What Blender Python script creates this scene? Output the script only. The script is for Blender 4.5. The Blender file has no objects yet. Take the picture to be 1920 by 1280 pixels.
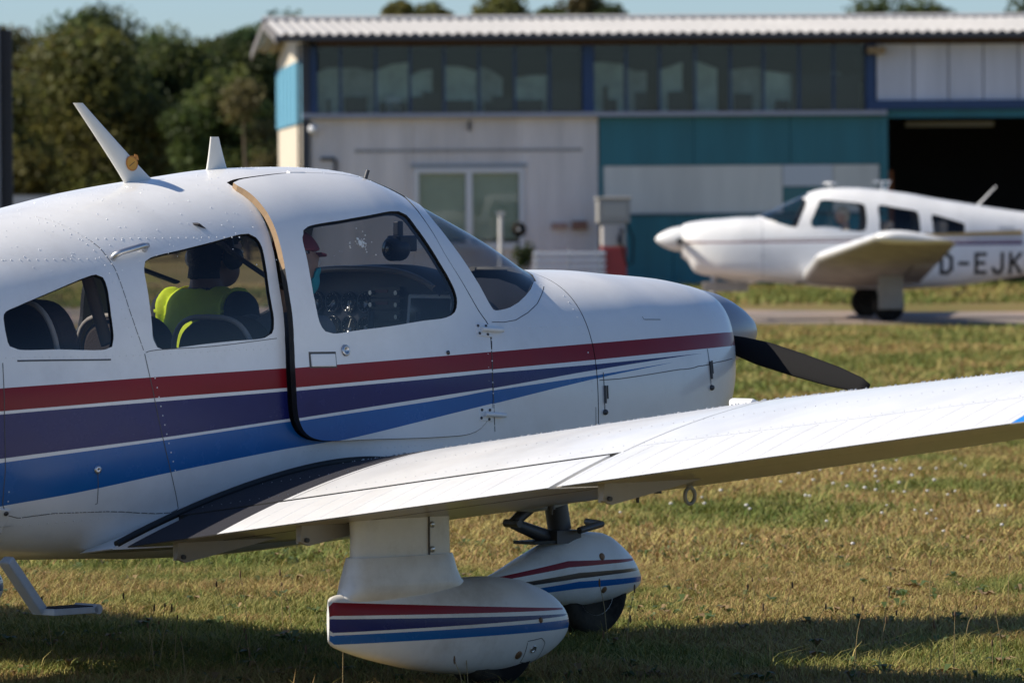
# A light airplane with its door ajar on an airfield meadow, a second one taxiing past a hangar.
import bpy, math, random
import numpy as np
from mathutils import Vector, Matrix
from mathutils.geometry import delaunay_2d_cdt
random.seed(7); rng = np.random.default_rng(11)
SC = bpy.context.scene; COL = SC.collection
rad = math.radians

# ------------------------------------------------------------------ camera, sky, sun, exposure
cam_d = bpy.data.cameras.new('camera'); cam = bpy.data.objects.new('camera', cam_d); COL.objects.link(cam)
cam_d.sensor_width = 36; cam_d.lens = 213.75; cam_d.clip_start = .5; cam_d.clip_end = 6000
cam.location = (0, 0, 1.70)
cam.matrix_world = Matrix.Translation((0, 0, 1.70)) @ Matrix.Rotation(rad(90) - math.atan((640-373)/11400), 4, 'X') @ Matrix.Rotation(-.007, 4, 'Z')
cam_d.dof.use_dof = True; cam_d.dof.focus_distance = 22.3; cam_d.dof.aperture_fstop = 7.0; cam_d.dof.aperture_blades = 8
SC.camera = cam
SUN_AZ = rad(-4); SUN_EL = rad(41)          # light travels to the right and down, almost across the view
to_sun = Vector((-math.cos(SUN_AZ)*math.cos(SUN_EL), math.sin(SUN_AZ)*math.cos(SUN_EL), math.sin(SUN_EL)))
W = bpy.data.worlds.new('World'); SC.world = W; W.use_nodes = True
nt = W.node_tree; sky = nt.nodes.new('ShaderNodeTexSky'); sky.sky_type = 'NISHITA'; sky.sun_disc = False
sky.sun_elevation = SUN_EL; sky.sun_rotation = math.atan2(to_sun.x, to_sun.y)
sky.air_density = .8; sky.dust_density = .5; sky.ozone_density = 7.0; sky.altitude = 0
nt.links.new(sky.outputs[0], nt.nodes['Background'].inputs[0]); nt.nodes['Background'].inputs[1].default_value = .100
sun_d = bpy.data.lights.new('sun', 'SUN'); sun_d.energy = 4.9; sun_d.angle = rad(.53); sun_d.color = (1, .91, .77)
sun = bpy.data.objects.new('sun', sun_d); COL.objects.link(sun)
sun.rotation_euler = to_sun.to_track_quat('Z', 'Y').to_euler()
vs = SC.view_settings; vs.view_transform = 'Standard'; vs.look = 'None'; vs.exposure = .42; vs.gamma = 1; vs.use_curve_mapping = False
SC.cycles.max_bounces = 8; SC.cycles.transparent_max_bounces = 16; SC.cycles.sample_clamp_indirect = 6
SC.cycles.use_denoising = True

# ------------------------------------------------------------------ helpers
def tag(o, label=None, cat=None, group=None, kind=None):
    for k, v in (('label', label), ('category', cat), ('group', group), ('kind', kind)):
        if v: o[k] = v
    return o
def empty(name, loc, rz=0, label=None, cat=None, group=None, parent=None):
    o = bpy.data.objects.new(name, None); COL.objects.link(o); o.location = loc; o.rotation_euler = (0, 0, rz); o.empty_display_size = .1
    if parent: o.parent = parent
    return tag(o, label, cat, group)
_mats = {}
def mat(name, col=(.5, .5, .5), rough=.5, metal=0., spec=.5, coat=0., var=0., vscale=6., bump=0., bscale=60., attr=None, trans=0., streak=False, stain=0.):
    """principled material; var: strength of two-scale noise on the colour, bump: fine relief"""
    if name in _mats: return _mats[name]
    m = bpy.data.materials.new(name); m.use_nodes = True; _mats[name] = m
    n = m.node_tree.nodes; L = m.node_tree.links; p = n['Principled BSDF']
    p.inputs['Base Color'].default_value = (*col, 1); p.inputs['Roughness'].default_value = rough; p.inputs['Metallic'].default_value = metal
    p.inputs['Specular IOR Level'].default_value = spec; p.inputs['Coat Weight'].default_value = coat; p.inputs['Coat Roughness'].default_value = .08
    src = None
    if attr:
        a = n.new('ShaderNodeVertexColor'); a.layer_name = attr; src = a.outputs[0]
    if var or bump or stain:
        tc = n.new('ShaderNodeTexCoord')
    if var:
        t1 = n.new('ShaderNodeTexNoise'); t1.inputs['Scale'].default_value = vscale; t1.inputs['Detail'].default_value = 6; t1.inputs['Roughness'].default_value = .65
        if streak:
            mp_ = n.new('ShaderNodeMapping'); mp_.inputs['Scale'].default_value = (1, 1, .12); L.new(tc.outputs['Object'], mp_.inputs[0]); L.new(mp_.outputs[0], t1.inputs['Vector'])
        else: L.new(tc.outputs['Object'], t1.inputs['Vector'])
        r = n.new('ShaderNodeMapRange'); r.inputs[1].default_value = .25; r.inputs[2].default_value = .75; r.inputs[3].default_value = 1 - var; r.inputs[4].default_value = 1 + var*.5
        L.new(t1.outputs['Fac'], r.inputs[0])
        mx = n.new('ShaderNodeMix'); mx.data_type = 'RGBA'; mx.blend_type = 'MULTIPLY'; mx.inputs[0].default_value = 1
        if src: L.new(src, mx.inputs[6])
        else: mx.inputs[6].default_value = (*col, 1)
        cr_ = n.new('ShaderNodeCombineColor')
        for i in range(3): L.new(r.outputs[0], cr_.inputs[i])
        L.new(cr_.outputs[0], mx.inputs[7]); src = mx.outputs[2]
        rr = n.new('ShaderNodeMapRange'); rr.inputs[3].default_value = max(rough - .08, .02); rr.inputs[4].default_value = min(rough + .12, 1)
        L.new(t1.outputs['Fac'], rr.inputs[0]); L.new(rr.outputs[0], p.inputs['Roughness'])
    if stain:                                                          # patches of dried mud, oil and grass juice
        t3 = n.new('ShaderNodeTexNoise'); t3.inputs['Scale'].default_value = 3.2; t3.inputs['Detail'].default_value = 9; t3.inputs['Roughness'].default_value = .72; L.new(tc.outputs['Object'], t3.inputs['Vector'])
        q = n.new('ShaderNodeMapRange'); q.inputs[1].default_value = .50; q.inputs[2].default_value = .72; q.inputs[3].default_value = 0; q.inputs[4].default_value = stain; L.new(t3.outputs['Fac'], q.inputs[0])
        m3 = n.new('ShaderNodeMix'); m3.data_type = 'RGBA'; L.new(q.outputs[0], m3.inputs[0]); m3.inputs[7].default_value = (.27, .22, .15, 1)
        if src: L.new(src, m3.inputs[6])
        else: m3.inputs[6].default_value = (*col, 1)
        src = m3.outputs[2]
    if src: L.new(src, p.inputs['Base Color'])
    if bump:
        t2 = n.new('ShaderNodeTexNoise'); t2.inputs['Scale'].default_value = bscale; t2.inputs['Detail'].default_value = 3
        L.new(tc.outputs['Object'], t2.inputs['Vector'])
        b = n.new('ShaderNodeBump'); b.inputs['Strength'].default_value = bump; b.inputs['Distance'].default_value = .01
        L.new(t2.outputs['Fac'], b.inputs['Height']); L.new(b.outputs[0], p.inputs['Normal'])
    if trans:
        tr = n.new('ShaderNodeBsdfTranslucent'); mxs = n.new('ShaderNodeMixShader'); mxs.inputs[0].default_value = trans
        if src: L.new(src, tr.inputs[0])
        else: tr.inputs[0].default_value = (*col, 1)
        L.new(p.outputs[0], mxs.inputs[1]); L.new(tr.outputs[0], mxs.inputs[2]); L.new(mxs.outputs[0], n['Material Output'].inputs[0])
    return m
def glass(name, tint=(.78, .8, .8), rough=.02):
    if name in _mats: return _mats[name]
    m = bpy.data.materials.new(name); m.use_nodes = True; _mats[name] = m
    n = m.node_tree.nodes; L = m.node_tree.links; n.remove(n['Principled BSDF'])
    t = n.new('ShaderNodeBsdfTransparent'); t.inputs[0].default_value = (*tint, 1)
    g = n.new('ShaderNodeBsdfGlossy'); g.inputs['Roughness'].default_value = rough
    f = n.new('ShaderNodeFresnel'); ge = n.new('ShaderNodeNewGeometry'); mr = n.new('ShaderNodeMapRange')
    mr.inputs[3].default_value = 1.49; mr.inputs[4].default_value = 1/1.49; L.new(ge.outputs['Backfacing'], mr.inputs[0]); L.new(mr.outputs[0], f.inputs[0])   # a thin pane mirrors alike from both sides
    mx = n.new('ShaderNodeMixShader'); L.new(f.outputs[0], mx.inputs[0]); L.new(t.outputs[0], mx.inputs[1]); L.new(g.outputs[0], mx.inputs[2])
    L.new(mx.outputs[0], n['Material Output'].inputs[0]); return m
def mesh_obj(name, verts, faces, mats, parent=None, smooth=False, midx=None, normals=None, bevel=0, loc=None, rot=None):
    me = bpy.data.meshes.new(name)
    me.from_pydata([tuple(map(float, v)) for v in verts], [], [tuple(int(i) for i in f) for f in faces])
    for m in (mats if isinstance(mats, (list, tuple)) else [mats]): me.materials.append(m)
    if midx is not None: me.polygons.foreach_set('material_index', np.asarray(midx, np.int32))
    if isinstance(smooth, (list, np.ndarray)): me.polygons.foreach_set('use_smooth', np.asarray(smooth, bool))
    else: me.polygons.foreach_set('use_smooth', np.full(len(me.polygons), smooth))
    if normals is not None: me.normals_split_custom_set([tuple(map(float, q)) for q in normals])
    me.update()
    o = bpy.data.objects.new(name, me); COL.objects.link(o)
    if parent: o.parent = parent
    if loc is not None: o.location = loc
    if rot is not None: o.rotation_euler = rot
    if bevel:
        b = o.modifiers.new('bevel', 'BEVEL'); b.width = bevel; b.segments = 2; b.limit_method = 'ANGLE'; b.angle_limit = rad(40)
    return o
class MB:
    def __init__(s): s.v = []; s.f = []; s.m = []; s.s = []
    def add(s, V, Fc, m=0, smooth=False, M=None):
        k = len(s.v)
        for p in V: s.v.append(tuple(M @ Vector(p)) if M else tuple(map(float, p)))
        for f in Fc: s.f.append(tuple(i + k for i in f)); s.m.append(m); s.s.append(smooth)
        return s
    def box(s, c, d, m=0, M=None):
        x, y, z = c; a, b, h = d[0]/2, d[1]/2, d[2]/2
        V = [(x+i*a, y+j*b, z+k*h) for i in (-1, 1) for j in (-1, 1) for k in (-1, 1)]
        return s.add(V, [(0,1,3,2),(4,6,7,5),(0,4,5,1),(2,3,7,6),(0,2,6,4),(1,5,7,3)], m, False, M)
    def tube(s, P, r, n=10, m=0, caps=True, flat=1., M=None):
        P = [Vector(p) for p in P]; R = r if isinstance(r, (list, tuple)) else [r]*len(P); V = []; u = None
        for i, p in enumerate(P):
            d = (P[min(i+1, len(P)-1)] - P[max(i-1, 0)]).normalized()
            if u is None: u = d.cross(Vector((0, 0, 1)) if abs(d.z) < .9 else Vector((1, 0, 0))).normalized()
            u = (u - d*u.dot(d)).normalized(); w = d.cross(u)
            for k in range(n):
                a = 2*math.pi*k/n; V.append(p + u*R[i]*math.cos(a) + w*R[i]*flat*math.sin(a))
        Fc = [(i*n+k, i*n+(k+1) % n, (i+1)*n+(k+1) % n, (i+1)*n+k) for i in range(len(P)-1) for k in range(n)]
        s.add(V, Fc, m, True, M)
        if caps:
            s.add(V[:n], [tuple(range(n))[::-1]], m, False, M); s.add(V[-n:], [tuple(range(n))], m, False, M)
        return s
    def lathe(s, prof, n=24, m=0, M=None, smooth=True):
        """profile of (radius, height) turned about local z"""
        V = [(r*math.cos(2*math.pi*k/n), r*math.sin(2*math.pi*k/n), h) for r, h in prof for k in range(n)]
        Fc = [(i*n+k, i*n+(k+1) % n, (i+1)*n+(k+1) % n, (i+1)*n+k) for i in range(len(prof)-1) for k in range(n)]
        s.add(V, Fc, m, smooth, M)
        if prof[0][0] > 1e-4: s.add(V[:n], [tuple(range(n))[::-1]], m, False, M)
        if prof[-1][0] > 1e-4: s.add(V[-n:], [tuple(range(n))], m, False, M)
        return s
    def prism(s, poly, h0, h1, m=0, M=None, m_top=None):
        """2-D outline (local x,y) raised from h0 to h1"""
        n = len(poly); a = sum(poly[i][0]*poly[(i+1) % n][1] - poly[(i+1) % n][0]*poly[i][1] for i in range(n))
        if a < 0: poly = poly[::-1]
        V = [(x, y, h0) for x, y in poly] + [(x, y, h1) for x, y in poly]
        s.add(V, [tuple(range(n))[::-1]] + [(i, (i+1) % n, (i+1) % n + n, i + n) for i in range(n)], m, False, M)
        return s.add(V, [tuple(range(n, 2*n))], m if m_top is None else m_top, False, M)
    def ball(s, c, r, n=10, m=0, M=None):
        rx, ry, rz = r if isinstance(r, (tuple, list)) else (r, r, r); k = n//2 + 1
        V = [(c[0]+rx*math.sin(math.pi*i/k)*math.cos(2*math.pi*j/n), c[1]+ry*math.sin(math.pi*i/k)*math.sin(2*math.pi*j/n), c[2]+rz*math.cos(math.pi*i/k)) for i in range(k+1) for j in range(n)]
        return s.add(V, [((i+1)*n+j, (i+1)*n+(j+1) % n, i*n+(j+1) % n, i*n+j) for i in range(k) for j in range(n)], m, True, M)
    def build(s, name, mats, parent=None, bevel=0, loc=None, rot=None, kind=None):
        o = mesh_obj(name, s.v, s.f, mats, parent, s.s, s.m, None, bevel, loc, rot)
        if kind: o['kind'] = kind
        return o
def frame(origin, x, y=None, z=None):
    """matrix with local x along `x` and local z as near to `z` as it can be"""
    X = Vector(x).normalized(); Zv = Vector(z) if z is not None else Vector((0, 0, 1))
    Y = Zv.cross(X).normalized() if y is None else Vector(y).normalized(); Zv = X.cross(Y)
    return Matrix.Translation(Vector(origin)) @ Matrix((X, Y, Zv)).transposed().to_4x4()

# ------------------------------------------------------------------ materials
WHITE = mat('white_paint', (.79, .785, .77), .30, coat=.3, var=.09, vscale=2.6, bump=.10, bscale=5.5, stain=.14)
STAINED = mat('stained_white_paint', (.77, .755, .72), .36, coat=.15, var=.14, vscale=5, bump=.08, bscale=9, stain=.42)
RED = mat('red_stripe_paint', (.23, .006, .012), .30, spec=.25, var=.08, vscale=8)
NAVY = mat('navy_stripe_paint', (.015, .020, .125), .24, spec=.28, coat=.03, var=.1, vscale=8)
BLUE = mat('blue_stripe_paint', (.012, .125, .37), .24, spec=.3, coat=.04, var=.08, vscale=8)
BLACKP = mat('black_stripe_paint', (.03, .028, .035), .3, coat=.3)
DARK = mat('dark_seal_and_shade', (.012, .012, .012), .6)
SEAM = mat('panel_gap', (.09, .085, .08), .7)
TAN = mat('tan_trim', (.33, .22, .125), .7, var=.15)
LINER = mat('cabin_liner', (.20, .175, .15), .8, var=.15)
CABIND = mat('cabin_dark_plastic', (.022, .026, .04), .45, var=.2)
SEATM = mat('brown_seat_fabric', (.050, .034, .026), .75, var=.2, bump=.3, bscale=200)
PIPE = mat('seat_piping', (.50, .44, .38), .4)
WALK = mat('black_walkway_grit', (.018, .018, .026), .9, var=.25, vscale=40, bump=.5, bscale=400)
METAL = mat('bare_metal', (.55, .55, .56), .32, metal=.9, var=.1)
STEEL = mat('dark_steel', (.09, .09, .095), .5, metal=.6, var=.2)
RUBBER = mat('tyre_rubber', (.016, .015, .014), .95, spec=.15, var=.3, stain=.25)
GLASS = glass('cabin_glass', (.66, .67, .68))
FARGLASS = glass('far_cabin_glass', (.86, .87, .87))
GREY = mat('grey_paint', (.33, .34, .35), .4, var=.1)
UNDER = mat('grubby_shaded_white_paint', (.33, .30, .26), .35, coat=.2, var=.2, vscale=5)  # grime, darkened further with the wing underside's shade put into the colour

# ------------------------------------------------------------------ hull shape
def pchip(xs, ys):
    xs = np.asarray(xs, float); ys = np.asarray(ys, float)
    h = np.diff(xs); d = np.diff(ys) / h
    m = np.zeros_like(ys)
    for i in range(1, len(xs) - 1):
        if d[i-1] * d[i] > 0:
            w1 = 2*h[i] + h[i-1]; w2 = h[i] + 2*h[i-1]
            m[i] = (w1 + w2) / (w1/d[i-1] + w2/d[i])
    m[0] = d[0]; m[-1] = d[-1]
    def f(x):
        x = np.clip(np.asarray(x, float), xs[0], xs[-1])
        k = np.clip(np.searchsorted(xs, x) - 1, 0, len(xs) - 2)
        t = (x - xs[k]) / h[k]
        return ((2*t**3-3*t**2+1)*ys[k] + (t**3-2*t**2+t)*h[k]*m[k]
                + (-2*t**3+3*t**2)*ys[k+1] + (t**3-t**2)*h[k]*m[k+1])
    return f
# stations of the lower hull / engine cowl:   x, half width, top, bottom, n upper, n lower
HULL = [(-6.0,.03,1.10,.92,2,2),(-5.2,.11,1.12,.80,2,2.2),(-4.2,.27,1.16,.66,2.2,2.8),(-3.2,.45,1.20,.52,2.6,3.4),(-2.5,.54,1.25,.428,2.7,4.0),
        (-1.8,.558,1.30,.415,2.7,4.2),(-.9,.565,1.38,.455,2.8,4.2),(-.5,.572,1.42,.50,2.9,4.0),(0,.570,1.428,.55,2.9,3.6),(.25,.560,1.428,.57,2.9,3.2),
        (.5,.535,1.412,.59,2.8,2.9),(.75,.47,1.395,.63,2.7,2.4),(.9,.405,1.375,.68,2.6,2.1),(1.0,.328,1.355,.83,2.7,2.0),(1.06,.255,1.332,.90,2.7,2),(1.085,.20,1.28,.95,2.2,2)]
CABIN = [(-6.0,.03,1.16,.92,2,2),(-5.2,.11,1.24,.80,2,2.2),(-4.2,.27,1.375,.66,2.1,2.8),(-3.2,.45,1.522,.52,2.3,3.4),(-2.8,.505,1.592,.465,2.4,3.8),(-2.42,.538,1.656,.5058,2.45,4.0),
         (-2.03,.552,1.731,.42,2.5,4.2),(-1.67,.556,1.779,.415,2.5,4.2),(-1.33,.556,1.814,.432,2.5,4.2),(-1.1,.556,1.819,.445,2.5,4.2),(-.97,.555,1.815,.452,2.5,4.2),(-.85,.552,1.803,.46,2.45,4.2),
         (-.72,.545,1.770,.475,2.4,4.2),(-.6,.535,1.724,.49,2.4,4.2),(-.45,.525,1.656,.505,2.55,4.2),(-.3,.512,1.589,.52,2.65,4.2),(-.12,.478,1.499,.54,2.75,4.2),(.02,.40,1.432,.55,2.7,4),(.12,.25,1.33,.50,2.2,4),(.6,.12,1.05,.6,2,4),(1.1,.08,1.0,.9,2,3)]
ZM = [(-6,1.0),(-4.2,.95),(-2.8,.98),(-1.5,1.0),(-.5,.94),(0,.86),(.5,.86),(.9,.98),(1.085,1.08)]
def table(T): 
    c = list(zip(*T)); return [pchip(c[0], k) for k in c[1:]]
HF = table(HULL); CF = table(CABIN); ZF = table(ZM)[0]
def rho(T, x, a):
    w, t, b, nu, nl = [f(x) for f in T]; zm = ZF(x)
    up = np.asarray(a) >= 0
    h = np.maximum(np.where(up, t - zm, zm - b), .02); n = np.where(up, nu, nl)
    return (np.abs(np.cos(a)/w)**n + np.abs(np.sin(a)/h)**n) ** (-1/n)
def surf(x, a, which=None):
    """point (x, r, z) of the hull for station x and section angle a (-90 keel, 90 crown)"""
    if which == 'hull': p = rho(HF, x, a)
    elif which == 'cabin': p = rho(CF, x, a)
    else: p = (rho(HF, x, a)**60 + rho(CF, x, a)**60) ** (1/60)
    return np.stack([np.asarray(x, float) + 0*p, p*np.cos(a), ZF(x) + p*np.sin(a) - .0049*np.asarray(x, float)], -1)

XTE = -2.4; TIP_SWEEP = 0.; DIH = math.tan(math.radians(7.23)); INC = math.radians(4.92)
def chord(r): return 1.6 - np.maximum(np.asarray(r, float) - 2.7, 0) * .205
def foil(c):
    """camber and half thickness of the section at chord fraction c (0 nose, 1 tail)"""
    c = np.asarray(c, float); m, p, th = .026, .42, .158
    yc = np.where(c < p, m/p**2*(2*p*c - c*c), m/(1-p)**2*((1-2*p) + 2*p*c - c*c))
    yt = 5*th*(.2969*np.sqrt(c) - .126*c - .3516*c**2 + .2843*c**3 - .1036*c**4) + .0012
    return yc, yt
def wing_pt(r, c, side):
    """point (x, r, z) of the right wing: side +1 upper skin, -1 lower skin"""
    r = np.asarray(r, float); k = chord(r) - TIP_SWEEP*np.maximum(r - 2.7, 0); yc, yt = foil(c)
    y = (yc + side*yt) * k; d = (1 - np.asarray(c, float)) * k
    return np.stack([XTE + TIP_SWEEP*np.maximum(r - 2.7, 0) + d*math.cos(INC) - y*math.sin(INC) + 0*r, r + 0*d, .486 + (r - .55)*DIH + d*math.sin(INC) + y*math.cos(INC)], -1)

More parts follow.
